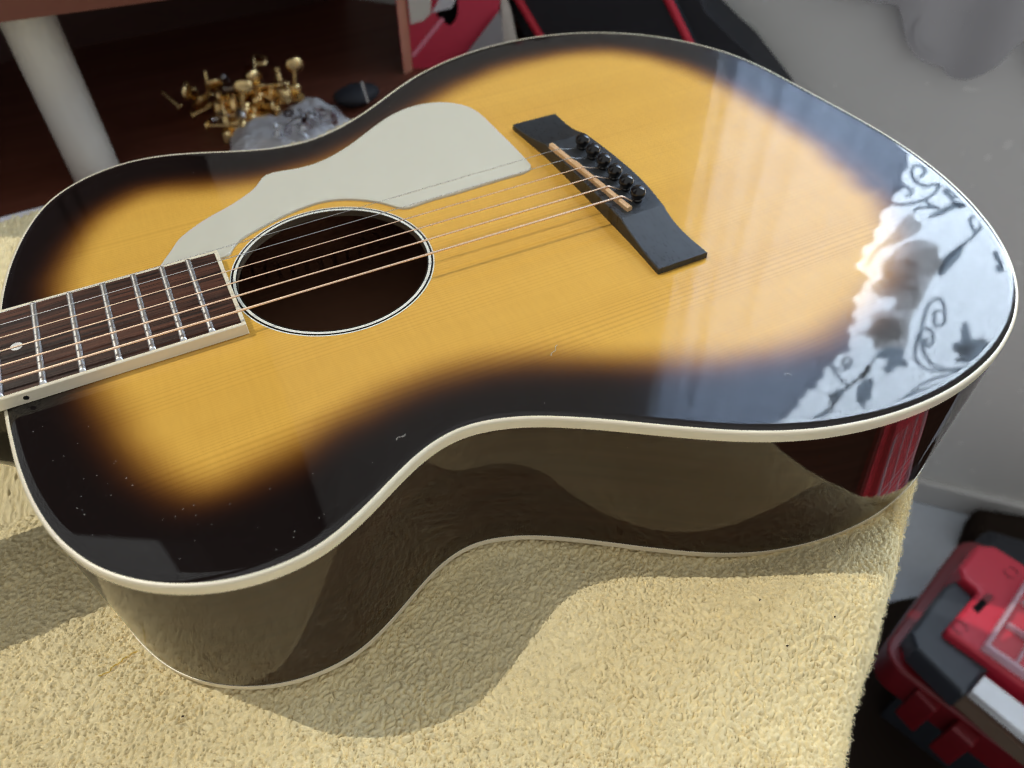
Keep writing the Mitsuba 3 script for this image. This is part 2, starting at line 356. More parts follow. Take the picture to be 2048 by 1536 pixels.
mat("chrome", type="roughconductor", material="none", specular_reflectance=rgb(0.78, 0.80, 0.84), alpha=0.12)
two("dark_brown", type="diffuse", reflectance=rgb(0.028, 0.020, 0.016))
two("crumb_dark", type="diffuse", reflectance=rgb(0.06, 0.035, 0.03))
two("crumb_brown", type="diffuse", reflectance=rgb(0.25, 0.07, 0.03))
two("yarn_yellow", type="diffuse", reflectance=rgb(0.75, 0.52, 0.08))

# ---------------------------------------------------------------- the room: floor, wall with its window, curtain
FLOOR = -0.84
obj("floor", box(-1.6, 2.2, -1.6, 2.2, FLOOR - 0.05, FLOOR), "floor_lino")
tag("floor", "grey vinyl floor below the table and under the red toolbox", kind="structure")

U = np.array([0.70711, -0.70711, 0.0])                  # along the wall, to the right
N = np.array([-0.70711, -0.70711, 0.0])                 # out of the wall, into the room
Z = np.array([0, 0, 1.0])
W0 = np.array([0.4250, 0.3550, 0.0])                    # on the wall face
WALL = frame(W0, U, Z, -N)                              # x along, y up, z into the wall
wu0, wu1, wz0, wz1 = -0.025, 0.60, 0.115, 0.93          # window opening
wall_poly = sbox(-0.792, FLOOR, 2.4, 1.9).difference(sbox(wu0, wz0, wu1, wz1))
obj("wall", place(prism(wall_poly, 0.0, 0.12), WALL), "wall_paint")
tag("wall", "plain grey painted wall behind and right of the guitar", kind="structure")
obj("baseboard", place(box(-0.79, 2.4, FLOOR, FLOOR + 0.053, -0.012, -0.0005, 0.003), WALL), "trim_paint", "wall")
WALL2 = frame(W0 + U * -0.795, -N, Z, U)                # backlit wall to the left, its opening shaped to pass the sun
opening = sbox(-1.6, FLOOR, 0.0, 1.9)
w2 = sbox(-2.4, FLOOR, 0.12, 2.6).difference(Polygon([(-1.22, 0.2), (-0.64, 0.2), (-0.56, 0.72), (-0.33, 1.12), (-0.33, 2.2), (-1.22, 2.2)])).difference(sbox(-0.268, 0.24, -0.257, 0.60)).difference(sbox(-0.240, 0.24, -0.230, 0.60))  # slanted sill and slits shaped to let sun in and set the reflections
obj("back_wall", place(prism(w2, -0.14, -0.02), WALL2), "mahogany_dark")  # the backlit wall's dimness is put into its dark colour
tag("back_wall", "unseen dark wall beyond the desk, its opening shaped for sun and reflections", kind="structure")

t = thing("window", "bright window behind the curtain, seen reflected in the guitar's lower bout", "window")
fr = sbox(wu0, wz0, wu1, wz1).difference(sbox(wu0 + 0.02, wz0 + 0.02, wu1 - 0.02, wz1 - 0.02))
obj("frame", place(prism(fr, 0.02, 0.07), WALL), "white_frame", t)
pane = place(trimesh.Trimesh([[wu0, wz0, 0.075], [wu1, wz0, 0.075], [wu1, wz1, 0.075], [wu0, wz1, 0.075]], [[0, 2, 1], [0, 3, 2]], process=False), WALL)
k = obj("pane", pane, {"type": "diffuse", "reflectance": rgb(0.1, 0.1, 0.1)}, t)
scene[k]["emitter"] = {"type": "area", "radiance": rgb(*WINDOW_L)}

t = thing("curtain", "sheer curtain with embroidered flowers, and a scalloped grey sheet below at the top right", "curtain")
# dense pleated side panel
eu = np.array(EMBROIDERY["edge"]) * 1e-4
eu = eu[np.argsort(eu[:, 1])]
zz = np.linspace(-0.03, 0.98, 220)
right = np.interp(zz, eu[:, 1], eu[:, 0]) + 0.003 * np.sin(zz * 240) + 0.002 * np.sin(zz * 97)
ss = np.linspace(0, 1, 120)
gu = -0.012 + (right[:, None] + 0.012) * ss[None]
gz = np.repeat(zz[:, None], len(ss), 1)
gd = -0.034 + 0.0022 * np.sin(gu * 210 + 2.5 * np.sin(gz * 6)) + 0.0022 * np.sin(gu * 140 + 2 * gz)
V = np.stack([gu, gz, gd], -1).reshape(-1, 3)
i, j = np.meshgrid(np.arange(len(zz) - 1), np.arange(len(ss) - 1), indexing="ij")
q = i * len(ss) + j
F = np.stack([q, q + 1, q + len(ss) + 1, q + len(ss)], -1).reshape(-1, 4)
F = np.vstack([F[:, [0, 1, 2]], F[:, [0, 2, 3]]])
obj("side_panel", place(trimesh.Trimesh(V, F, process=False), WALL), "panel_cloth", t, True)


def sheet(poly, d):
    v, f = trimesh.creation.triangulate_polygon(poly, engine="earcut")
    return place(trimesh.Trimesh(np.column_stack([v, np.full(len(v), d)]), f, process=False), WALL)


obj("tulle", sheet(sbox(0.18, 0.05, 0.70, 0.98), -0.026), "tulle", t)
for name, kk, m in (("flower", "flower", "embroidery_brown"), ("leaf", "leaf", "embroidery_brown"), ("leaf", "leaf2", "embroidery"), ("leaf", "leaf3", "embroidery"),
                    ("flower", "lotus", "embroidery"), ("leaf", "leaf4", "embroidery"), ("leaf", "leaf5", "embroidery"), ("leaf", "leaf6", "embroidery")):
    pts = np.array(EMBROIDERY[kk]) * 1e-4
    poly = Polygon(pts).buffer(0)
    c = resample(pts, 90)
    poly = Polygon(c + 0.0011 * np.sin(np.arange(90) * 2.1)[:, None]).buffer(0)
    if kk in ("flower", "lotus", "leaf2"):                # petals sewn over one another
        bx = poly.bounds
        wd, hg = bx[2] - bx[0], bx[3] - bx[1]
        for n_p in range(6 if kk == "flower" else 3):
            pc = (bx[0] + wd * rng.uniform(0.2, 0.8), bx[1] + hg * rng.uniform(0.15, 0.85))
            el = affinity.rotate(affinity.scale(Point(0, 0).buffer(1, 24), wd * rng.uniform(0.16, 0.30), hg * rng.uniform(0.10, 0.20)), rng.uniform(0, 180))
            el = affinity.translate(el, *pc).intersection(poly)
            if el.geom_type == "Polygon" and el.area > 1e-6:
                obj("petal", sheet(el, -0.0305 - 0.0004 * n_p), "petal_cloth", t)
                rim_ = el.exterior.buffer(0.0008).intersection(poly)
                if n_p % 2 == 0 and rim_.geom_type == "Polygon":
                    obj("petal_edge", sheet(rim_, -0.0345), "petal_cloth", t)
    if poly.geom_type != "Polygon":
        poly = max(poly.geoms, key=lambda g: g.area)
    obj(name, sheet(poly, -0.030), m, t)
for kk in ("s1", "s2", "v1", "v2", "s3", "s4", "s5", "s6", "s7", "s8", "v3"):
    c = smooth_line(np.array(EMBROIDERY[kk]) * 1e-4, 80)
    poly = LineString(c).buffer(0.0022 if kk != "v3" else 0.006)
    obj("vine", sheet(poly, -0.029), "embroidery", t)
# scalloped grey sheet with a thin arc, below the sill
edge_strip = np.array([(-0.090, -0.030), (-0.06, -0.036), (0.0, -0.05), (0.06, -0.066), (0.098, -0.0775)]).tolist() + [(0.104, -0.0824), (0.137, -0.083)]
edge_strip += smooth_line([(0.137, -0.083), (0.148, -0.100), (0.1595, -0.1183), (0.1794, -0.1334), (0.2004, -0.138)], 16).tolist()
edge_strip += smooth_line([(0.2004, -0.138), (0.2107, -0.1465), (0.2227, -0.1465), (0.2391, -0.1345), (0.2469, -0.1255), (0.256, -0.105), (0.272, -0.096)], 18).tolist()
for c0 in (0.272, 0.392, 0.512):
    edge_strip += [(c0 + 0.06 - 0.06 * math.cos(a), -0.096 - 0.05 * math.sin(a)) for a in np.linspace(0.1, math.pi - 0.1, 14)]
edge_strip += [(0.65, -0.09), (0.65, 0.06), (-0.09, 0.06)]
hv, hf = trimesh.creation.triangulate_polygon(Polygon(edge_strip).buffer(0), engine="earcut")
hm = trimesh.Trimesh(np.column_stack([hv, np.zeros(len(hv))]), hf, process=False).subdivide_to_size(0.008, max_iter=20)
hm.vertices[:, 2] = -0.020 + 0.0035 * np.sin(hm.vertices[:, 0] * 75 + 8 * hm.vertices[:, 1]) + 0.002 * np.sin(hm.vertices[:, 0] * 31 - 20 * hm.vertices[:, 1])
obj("edge_strip", place(hm, WALL), "scallop_grey", t, True)
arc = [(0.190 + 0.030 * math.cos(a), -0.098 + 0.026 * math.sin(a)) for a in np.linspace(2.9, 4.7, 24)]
obj("thin_arc", sheet(LineString(arc).buffer(0.0016), -0.0262), "scallop_grey", t)

# ---------------------------------------------------------------- table and the desk behind it
t = thing("table", "dark mahogany table under the yellow towel", "table")
EDGE = TOWEL_EDGE                                        # the towel's right edge, far to near
edge_dir = np.array([0.83, 0.56]) / np.hypot(0.83, 0.56)
far_corner = np.array([0.285, -0.040])
inset = EDGE + np.array([-0.56, 0.83]) * 0.012
table_poly = Polygon([(-1.0, -0.56)] + [(-0.47, -0.56)] + inset[::-1].tolist() + [(0.262, -0.030), (0.19, 0.10), (0.05, 0.322), (0.0, 0.319), (-0.04, 0.300), (-0.08, 0.287), (-1.0, 0.287)])
obj("table_top", rounded_prism(table_poly, -0.126, -0.098, 0.004), "mahogany", t, 40)
for x, y in ((-0.93, -0.50), (-0.93, 0.23), (0.16, 0.20), (-0.42, -0.46)):
    obj("leg", box(x - 0.025, x + 0.025, y - 0.025, y + 0.025, FLOOR, -0.127, 0.004), "mahogany", t)

t = thing("desk", "dark reddish brown desk with a raised shelf on a pale round post", "desk")
SH = -0.16
obj("desk_top", box(-0.85, 0.30, 0.315, 0.72, SH - 0.03, SH, 0.002), "mahogany", t)
b = np.array([[-0.80, 0.420], [-0.267, 0.366], [-0.134, 0.3515], [0.06, 0.330], [0.06, 0.70], [-0.80, 0.70]])
obj("shelf_board", rounded_prism(Polygon(b), 0.0, 0.032, 0.004), "mahogany_red", t, 40)
c0, c1, c2 = np.array([0.067, 0.479]), np.array([0.079, 0.4845]), None
d = np.array([0.30, 0.86]); d /= np.linalg.norm(d)
obj("side_panel", prism(Polygon([c0 + d * 0.002, c1 + d * 0.002, c1 + d * 0.24, c0 + d * 0.24]), SH - 0.6, -0.001), "mahogany", t)
obj("front_edge", prism(Polygon([c0, c1, c1 + d * 0.0015, c0 + d * 0.0015]), SH - 0.6, -0.001), "edge_banding", t)
obj("back_panel", box(-0.85, 0.13, 0.705, 0.72, SH, -0.001), "mahogany_dark", t)
obj("post", tube([(-0.2525, 0.420, SH), (-0.2525, 0.420, -0.0005)], 0.0205, 40), "pole_paint", t, 40)

def deepen(x):
    """The body is deeper at the tail than at the neck: factor on its depth."""
    return np.interp(x, [-0.30, -0.12, 0.0, 0.06, 0.20], [0.985, 1.0, 1.06, 1.075, 1.08])


def deep(mesh):
    mesh.vertices[:, 2] *= deepen(mesh.vertices[:, 0])
    return mesh


# ---------------------------------------------------------------- towel
t = thing("towel", "pale yellow terry towel spread on the table under the guitar", "towel")
ZT = -0.0945


def edge_distance(p):
    """Distance inside the towel's right edge (positive on the towel)."""
    line = np.vstack([[far_corner], EDGE, EDGE[-1] + (EDGE[-1] - EDGE[0]) * 0.8])
    fine = smooth_line(line, 4000)
    dd, ii = cKDTree(fine).query(p)
    tan = np.gradient(fine, axis=0)[ii]
    side = (p - fine[ii])[:, 0] * tan[:, 1] - (p - fine[ii])[:, 1] * tan[:, 0]
    return np.where(side > 0, dd, -dd), fine


BODY = resample(OUTLINE, 720)
if not Polygon(BODY).exterior.is_ccw:
    BODY = BODY[::-1].copy()
BN = normals2(BODY)


def axis_steps(lo, f0, f1, hi, fine, coarse):
    return np.concatenate([np.arange(lo, f0, coarse), np.arange(f0, f1, fine), np.arange(f1, hi + coarse, coarse)])


xs = axis_steps(-0.52, -0.345, 0.13, 0.30, 0.00064, 0.004)
ys = axis_steps(-0.47, -0.312, 0.0, 0.36, 0.00064, 0.003)
GX, GY = np.meshgrid(xs, ys, indexing="ij")
P = np.stack([GX.ravel(), GY.ravel()], 1)
inside = signed_distance(P, BODY)
e, towel_line = edge_distance(P)
FARX, FARY = [-0.6, -0.29, -0.15, -0.08, -0.04, 0.0, 0.06, 0.22], [0.262, 0.2735, 0.277, 0.281, 0.296, 0.315, 0.318, 0.0]
far_y = np.interp(P[:, 0], FARX, FARY)
f_far = far_y - P[:, 1]
P3 = np.column_stack([P, np.zeros(len(P))])
wx = (meshkit.fbm(P3 * 90, 2, 1) - 0.5) * 0.004
wy = (meshkit.fbm(P3 * 90 + 40, 2, 2) - 0.5) * 0.004
ang = 0.62 + (meshkit.noise(P3 * 14, 5) - 0.5) * 1.0
ca, sa = math.cos(-0.30), math.sin(-0.30)


def cells(px, py, sx, sy, k_amp):
    Q = np.stack([(px * ca + py * sa) / sx, (-px * sa + py * ca) / sy], 1)
    n0, n1 = np.floor(Q.min(0)) - 2, np.ceil(Q.max(0)) + 2
    cx, cy = np.meshgrid(np.arange(n0[0], n1[0]), np.arange(n0[1], n1[1]), indexing="ij")
    seeds = np.stack([cx.ravel(), cy.ravel()], 1) + rng.uniform(0.0, 1.0, (cx.size, 2))
    dd, ii = cKDTree(seeds).query(Q, k=2)
    return dd[:, 1] - dd[:, 0], rng.uniform(1 - k_amp, 1 + k_amp, len(seeds))[ii[:, 0]], dd[:, 0]


gap, amp, d1 = cells(P[:, 0] + wx, P[:, 1] + wy, 0.0037, 0.0022, 0.25)      # tufts parted by cracks
crack = amp * (1 - np.exp(-gap * 6.0))
gap2, amp2, d2 = cells(P[:, 0] + wy * 0.5, P[:, 1] + wx * 0.5, 0.0019, 0.00125, 0.5)   # single loops
patch = 0.6 + 0.7 * meshkit.fbm(P3 * 17, 2, 12)
h = patch * (0.00175 * crack + 0.00045 * amp2 * (1 - np.exp(-gap2 * 3.0)) - 0.0003 * d2 ** 2) + 0.0004 * (meshkit.noise(P3 * 1500, 8) - 0.5) + 0.0030 * (meshkit.fbm(P3 * 20, 3, 3) - 0.5)
h += 0.0145 * np.exp(-((P[:, 0] + 0.002) / 0.060) ** 2 - ((P[:, 1] + 0.212) / 0.027) ** 2)      # a low fold in front of the lower bout
h += 0.009 * np.exp(-((P[:, 0] - 0.118) ** 2 + (P[:, 1] + 0.166) ** 2) / 0.028 ** 2)             # pushed up against the tail of the guitar
R = 0.009
drop = np.where(e < R, R - np.sqrt(np.maximum(R * R - np.clip(R - e, 0, R) ** 2, 0)), 0)
near = np.exp(-np.maximum(-inside, 0) / 0.016)
plane = ZT * (1 + (deepen(P[:, 0]) - 1) * near)
z = plane + h * np.clip(1 - drop / R * 0.5, 0.3, 1) - drop
z = np.where((inside > 0.0015), np.minimum(z, -0.0914 * deepen(P[:, 0])), z)
keep_v = (inside < 0.03) & (e > -0.0004) & (f_far > 0)
nx, ny = GX.shape
i, j = np.meshgrid(np.arange(nx - 1), np.arange(ny - 1), indexing="ij")
q = (i * ny + j).ravel()
quad = np.stack([q, q + ny, q + ny + 1, q + 1], 1)
quad = quad[keep_v[quad].all(1)]
F = np.vstack([quad[:, [0, 1, 2]], quad[:, [0, 2, 3]]])
used = np.unique(F)
remap = np.full(len(P), -1)
remap[used] = np.arange(len(used))
obj("pile", trimesh.Trimesh(np.column_stack([P, z])[used], remap[F], process=False), "towel_cloth", t, True)
tag(t + "__pile", kind="stuff")
# the border hanging over the table's edge
m = smooth_line(towel_line[::8], 1500)
m = m[(m[:, 0] > -0.2)]
rows = np.linspace(0, 1, 26)
tn = np.gradient(m, axis=0); tn /= np.linalg.norm(tn, axis=1)[:, None]
outn = np.stack([-tn[:, 1], tn[:, 0]], 1)
if (outn @ np.array([0.56, -0.83])).mean() < 0:
    outn = -outn
VV = []
for r_ in rows:
    zz_ = ZT - R * 0.9 - r_ * 0.040
    pp = np.column_stack([m, np.full(len(m), zz_)])
    wv = 0.0016 * (meshkit.noise(pp * 420, 6) - 0.3) - 0.010 * r_ ** 1.5
    VV.append(np.column_stack([m + outn * wv[:, None], np.full(len(m), zz_)]))
V = np.array(VV).reshape(-1, 3)
n_ = len(m)
i, j = np.meshgrid(np.arange(len(rows) - 1), np.arange(n_ - 1), indexing="ij")
q = i * n_ + j
F = np.stack([q, q + 1, q + n_ + 1, q + n_], -1).reshape(-1, 4)
obj("hanging_border", trimesh.Trimesh(V, np.vstack([F[:, [0, 1, 2]], F[:, [0, 2, 3]]]), process=False), "towel_cloth", t, True)
# loose loops and fibres
tree = cKDTree(P)


def fibres(n, pos, nrm, lo, hi, rad, curl):
    seg = 5
    th = np.linspace(0, 1, seg)[None, :, None]
    L = rng.uniform(lo, hi, (n, 1, 1))
    side = rng.normal(size=(n, 1, 3)); side /= np.linalg.norm(side, axis=2, keepdims=True)
    d0 = nrm[:, None] + rng.normal(0, 0.55, (n, 1, 3)); d0 /= np.linalg.norm(d0, axis=2, keepdims=True)
    c = pos[:, None] + d0 * L * (th - curl * th ** 2) + side * L * 0.8 * curl * th ** 2
    r_ = rad * rng.uniform(0.7, 1.3, (n, 1, 1)) * (1 - 0.55 * th)
    t_ = np.gradient(c, axis=1); t_ /= np.linalg.norm(t_, axis=2, keepdims=True) + 1e-12
    a = np.cross(t_, side); a /= np.linalg.norm(a, axis=2, keepdims=True) + 1e-12
    bb = np.cross(t_, a)
    ring = [c + r_ * (math.cos(x) * a + math.sin(x) * bb) for x in (0, 2.0944, 4.18879)]
    v = np.stack(ring, 2).reshape(n, seg * 3, 3)
    f = []
    for s in range(seg - 1):
        for k_ in range(3):
            a0, a1 = s * 3 + k_, s * 3 + (k_ + 1) % 3
            f += [(a0, a1, a1 + 3), (a0, a1 + 3, a0 + 3)]
    f = np.array(f)
    return trimesh.Trimesh(v.reshape(-1, 3), (f[None] + (np.arange(n) * seg * 3)[:, None, None]).reshape(-1, 3), process=False)


vis = (inside < -0.0008) & (e > 0.0005) & (f_far > 0.001) & (P[:, 0] > -0.34) & (P[:, 0] < 0.12) & (P[:, 1] < -0.02) & (P[:, 1] > -0.308)
idx = rng.choice(np.nonzero(vis)[0], 40000, replace=False)
pos = np.column_stack([P, z])[idx]
nr = np.tile([0.0, 0, 1.0], (len(idx), 1))
k = obj("loops", fibres(len(idx), pos, nr, 0.0010, 0.0022, 0.00018, 1.0), "towel_fibre", t, True)
tag(k, kind="stuff")
em = m[(m[:, 0] > -0.06) & (m[:, 0] < 0.16)]
n_f = 17000
ii = rng.integers(0, len(em), n_f)
onr = np.column_stack([outn[(m[:, 0] > -0.06) & (m[:, 0] < 0.16)], np.zeros(len(em))])[ii]
a_ = rng.uniform(-0.2, 1.35, n_f)
nr = onr * np.cos(a_)[:, None] + np.array([0, 0, 1.0]) * np.sin(a_)[:, None]
pos = np.column_stack([em[ii], np.full(n_f, ZT - R)]) + nr * (R - 0.0004) - onr * R
pos[:, :2] += rng.normal(0, 0.0006, (n_f, 2))
k = obj("fringe", fibres(n_f, pos, nr, 0.0010, 0.0038, 0.00018, 0.75), "towel_fibre", t, True)
tag(k, kind="stuff")
hx0 = np.linspace(-0.52, -0.20, 60)
hy0 = np.interp(hx0, FARX, FARY)
strip = np.concatenate([np.stack([np.column_stack([hx0, hy0 + o, np.full(60, zz_)]) for o, zz_ in ((-0.004, ZT + 0.0012), (0.0, ZT + 0.0016), (0.004, ZT + 0.001), (0.005, -0.0976))])])
V = strip.reshape(-1, 3)
i, j = np.meshgrid(np.arange(3), np.arange(59), indexing="ij")
q = i * 60 + j
F = np.stack([q, q + 1, q + 61, q + 60], -1).reshape(-1, 4)
obj("edge_strip", trimesh.Trimesh(V, np.vstack([F[:, [0, 1, 2]], F[:, [0, 2, 3]]]), process=False), "hem_tape", t, True)

# ---------------------------------------------------------------- guitar
g = thing("acoustic_guitar", "amber and black sunburst acoustic guitar lying on the yellow towel", "guitar")
HOLE, HC = 0.0444, np.array([-0.1383, -0.0003])
ZR = -0.0006
# soundboard: rings from the sound hole out to the binding
edge = BODY - BN * 0.0016
ang = np.unwrap(np.arctan2(edge[:, 1] - HC[1], edge[:, 0] - HC[0]))
hole = HC + HOLE * np.stack([np.cos(ang), np.sin(ang)], 1)
kk = np.concatenate([np.linspace(0, 0.9, 70)[:-1], np.linspace(0.9, 1, 34)])
G = hole[None] + (edge - hole)[None] * kk[:, None, None]
flat = G.reshape(-1, 2)
de = np.maximum(signed_distance(flat, edge), 0).reshape(len(kk), -1)
de[-1] = 0
zt = ZR * np.clip(1 - de / 0.0035, 0, 1) ** 2
sd = signed_distance(flat, BURST)
uv = np.column_stack([np.clip(0.5 + sd / 0.08, 0, 1), np.zeros(len(sd))])
n_ = len(edge)
i, j = np.meshgrid(np.arange(len(kk) - 1), np.arange(n_), indexing="ij")
jn = (j + 1) % n_
F = np.stack([i * n_ + j, (i + 1) * n_ + j, (i + 1) * n_ + jn, i * n_ + jn], -1).reshape(-1, 4)
F = np.vstack([F[:, [0, 1, 2]], F[:, [0, 2, 3]]])
top = trimesh.Trimesh(np.column_stack([flat, zt.ravel()]), F, process=False)
if top.face_normals[:, 2].mean() < 0:
    top.invert()
obj("soundboard", top, "top_lacquer", g, True, uv=uv)
th = np.linspace(0, 2 * np.pi, 128, endpoint=False)
circ = HC + np.stack([np.cos(th), np.sin(th)], 1) * HOLE
cn = np.stack([np.cos(th), np.sin(th)], 1)
obj("hole_edge", ring_sweep(circ, -cn, [(0, 0.0), (0.0002, -0.0006), (0.0002, -0.0032)]), "raw_edge", g, True)


def ring(r0, r1, h):
    return ring_sweep(HC + cn * r1, cn, [(r1 - r0, 0.00002), (r1 - r0 - 0.00005, h), (0.00005, h), (0, 0.00002)])


obj("rosette_ring", ring(0.0450, 0.0463, 0.00012), "ring_white", g)
obj("rosette_ring", ring(0.0463, 0.0472, 0.00010), "ring_black", g)
obj("rosette_ring", ring(0.0472, 0.0478, 0.00012), "ring_white", g)
obj("rosette_ring", ring(0.0444, 0.0450, 0.00010), "ring_black", g)
obj("top_binding", ring_sweep(BODY, BN, [(0.0017, ZR - 0.0001), (0.0016, ZR + 0.00008), (0.0008, ZR + 0.00008), (0.0003, ZR - 0.0002), (0.00005, ZR - 0.0008), (0.0, ZR - 0.0014), (0.0, -0.0058), (0.0002, -0.0061), (0.0008, -0.0062)]), "cream_plastic", g, 40)
prof = [(0.0003, -0.0054)] + [(0.0003, z_) for z_ in np.linspace(-0.012, -0.083, 12)] + [(0.0003, -0.0870)]
obj("side", deep(ring_sweep(BODY, BN, prof)), "side_lacquer", g, True)
obj("back_binding", deep(ring_sweep(BODY, BN, [(0.0008, -0.0867), (0.0, -0.0868), (0.0, -0.0900), (0.0003, -0.0904), (0.0010, -0.0905), (0.003, -0.0905)])), "cream_plastic", g, 40)
bkm = prism(Polygon(BODY - BN * 0.0028), -0.0905, -0.0875)
bkm = bkm.subdivide_to_size(0.03, max_iter=20)
obj("back", deep(bkm), "inner_wood", g)
inn = BODY - BN * 0.0032
obj("inner_side", deep(ring_sweep(inn, BN, [(0, -0.0035), (0, -0.0875)])), "inner_wood", g, True)
kb = []
for c in range(0, 720, 4):
    if -0.30 < BODY[c, 0] < 0.16:
        for z0, z1 in ((-0.0874, -0.078), (-0.012, -0.0036)):
            p0, nn = inn[c], BN[c]
            tt = np.array([-nn[1], nn[0]])
            bx = box(-0.0031, 0.0031, 0, 0.006, z0, z1)
            bx.apply_transform(frame([p0[0], p0[1], 0], [tt[0], tt[1], 0], [-nn[0], -nn[1], 0], [0, 0, 1]))
            kb.append(bx)
k = obj("lining", deep(trimesh.util.concatenate(kb)), "inner_wood", g)
tag(k, kind="stuff")

obj("pickguard", rounded_prism(Polygon(np.vstack([resample(np.vstack([GUARD, [[-0.186, 0.0285], [-0.205, 0.0285], [-0.213, 0.0285]]]), 400)])).buffer(0.0004).buffer(-0.0004), 0.00003, 0.0013, 0.0005), "guard_plastic", g, 40)

# fingerboard, frets, neck
FZ, HW, BW, XE = 0.0059, 0.02655, 0.0019, -0.1850
XN = -0.62
obj("fingerboard", box(XN, XE - BW, -HW, HW, 0.0001, FZ), "rosewood", g)
fb = g + "__fingerboard"
obj("binding", box(XN, XE, -HW - BW, -HW, 0.0001, FZ + 0.0001, 0.0003), "cream_plastic", fb)
obj("binding", box(XN, XE, HW, HW + BW, 0.0001, FZ + 0.0001, 0.0003), "cream_plastic", fb)
obj("binding", box(XE - BW, XE, -HW - 0.0001, HW + 0.0001, 0.0001, FZ + 0.00005, 0.0003), "cream_plastic", fb)
SCALE = 0.632
a = np.linspace(0, np.pi, 9)
fret_prof = np.column_stack([-0.00138 * np.cos(a), 0.0011 * np.sin(a)])
for nf in range(6, 21):
    x = -SCALE * 2 ** (-nf / 12)
    if x < XN:
        continue
    v = []
    for y, sc in ((-HW - 0.0003, 0.1), (-HW + 0.0001, 0.75), (-HW + 0.0008, 1), (HW - 0.0008, 1), (HW - 0.0001, 0.75), (HW + 0.0003, 0.1)):
        v.append(np.column_stack([x + fret_prof[:, 0], np.full(9, y), FZ + 0.0001 + fret_prof[:, 1] * sc]))
    v = np.array(v).reshape(-1, 3)
    i, j = np.meshgrid(np.arange(5), np.arange(8), indexing="ij")
    q = i * 9 + j
    F = np.stack([q, q + 9, q + 10, q + 1], -1).reshape(-1, 4)
    mm = trimesh.Trimesh(v, np.vstack([F[:, [0, 1, 2]], F[:, [0, 2, 3]]]), process=False)
    if mm.face_normals[:, 2].mean() < 0:
        mm.invert()
    obj("fret", mm, "nickel", fb, 50)
obj("inlay_dot", lathe([(0, 0), (0.0024, 0), (0.0024, 0.00012), (0, 0.00012)], (-0.2739, 0.0009, FZ)), "pearl", fb)
obj("side_dot", lathe([(0, 0), (0.0011, 0), (0.0011, 0.0001), (0, 0.0001)], (-0.2733, -HW - BW - 0.00002, 0.0031), (0, -1, 0)), "ring_black", fb)
nx_ = np.linspace(XN, -0.283, 60)
v = []
na = np.linspace(0, np.pi, 21)
for x in nx_:
    tt = np.clip((x + 0.345) / 0.06, 0, 1)
    dep = 0.018 + 0.064 * tt ** 2.2
    wid = HW + BW - 0.0003 - 0.010 * tt
    sh = np.sin(na) ** (0.75)
    yy = -np.cos(na) * (wid + (HW + BW - 0.0003 - wid) * (1 - sh))
    v.append(np.column_stack([np.full(21, x), yy, 0.0 - dep * sh]))
v = np.array(v).reshape(-1, 3)
i, j = np.meshgrid(np.arange(59), np.arange(20), indexing="ij")
q = i * 21 + j
F = np.stack([q, q + 1, q + 22, q + 21], -1).reshape(-1, 4)
obj("neck", trimesh.Trimesh(v, np.vstack([F[:, [0, 1, 2]], F[:, [0, 2, 3]]]), process=False), "neck_lacquer", g, True)

# bridge
def interp_y(y, tab):
    tab = sorted(tab)
    return np.interp(y, [a_ for a_, _ in tab], [b_ for _, b_ in tab])


by = np.concatenate([np.linspace(-0.0745, -0.0375, 40), np.linspace(-0.037, 0.037, 60), np.linspace(0.0375, 0.0725, 40)])
fx = interp_y(by, [(-0.0745, -0.0045), (-0.05, -0.0034), (0, -0.0030), (0.037, -0.0036), (0.0725, -0.0066)])
bk = CubicSpline([-0.0745, -0.064, -0.0498, -0.0402, -0.0274, -0.0117, 0.0047, 0.0209, 0.0359, 0.0444, 0.0581, 0.0725],
                 [0.0234, 0.0226, 0.0214, 0.0218, 0.0236, 0.0249, 0.0247, 0.0236, 0.0220, 0.0209, 0.0211, 0.0216])(by)


def bridge_h(y):
    a_ = np.abs(y)
    tt = np.clip((a_ - 0.0385) / 0.0325, 0, 1)
    return np.where(a_ < 0.0385, 0.0082, 0.0034 + (0.0082 - 0.0034) * (1 - tt) ** 1.9)


bh = bridge_h(by)
v = []
for y, x0, x1, h_ in zip(by, fx, bk, bh):
    ch = 0.0005
    v.append([(x0, y, 0.00002), (x0, y, h_ - ch), (x0 + ch, y, h_)] + [(x0 + (x1 - x0) * s_, y, h_) for s_ in (0.25, 0.5, 0.75)] + [(x1 - ch, y, h_), (x1, y, h_ - ch), (x1, y, 0.00002)])
v = np.array(v)
nb_, mb_ = v.shape[:2]
i, j = np.meshgrid(np.arange(nb_ - 1), np.arange(mb_ - 1), indexing="ij")
q = i * mb_ + j
F = np.stack([q, q + mb_, q + mb_ + 1, q + 1], -1).reshape(-1, 4)
F = np.vstack([F[:, [0, 1, 2]], F[:, [0, 2, 3]]])
e1 = (nb_ - 1) * mb_
caps = [(0, s_, s_ + 1) for s_ in range(1, mb_ - 1)] + [(e1, e1 + s_ + 1, e1 + s_) for s_ in range(1, mb_ - 1)]
bm = trimesh.Trimesh(v.reshape(-1, 3), np.vstack([F, caps]), process=False)
up = bm.face_normals[:len(F), 2]
if up.sum() < 0:
    bm.invert()
br = obj("bridge", bm, "bridge_wood", g, 28)
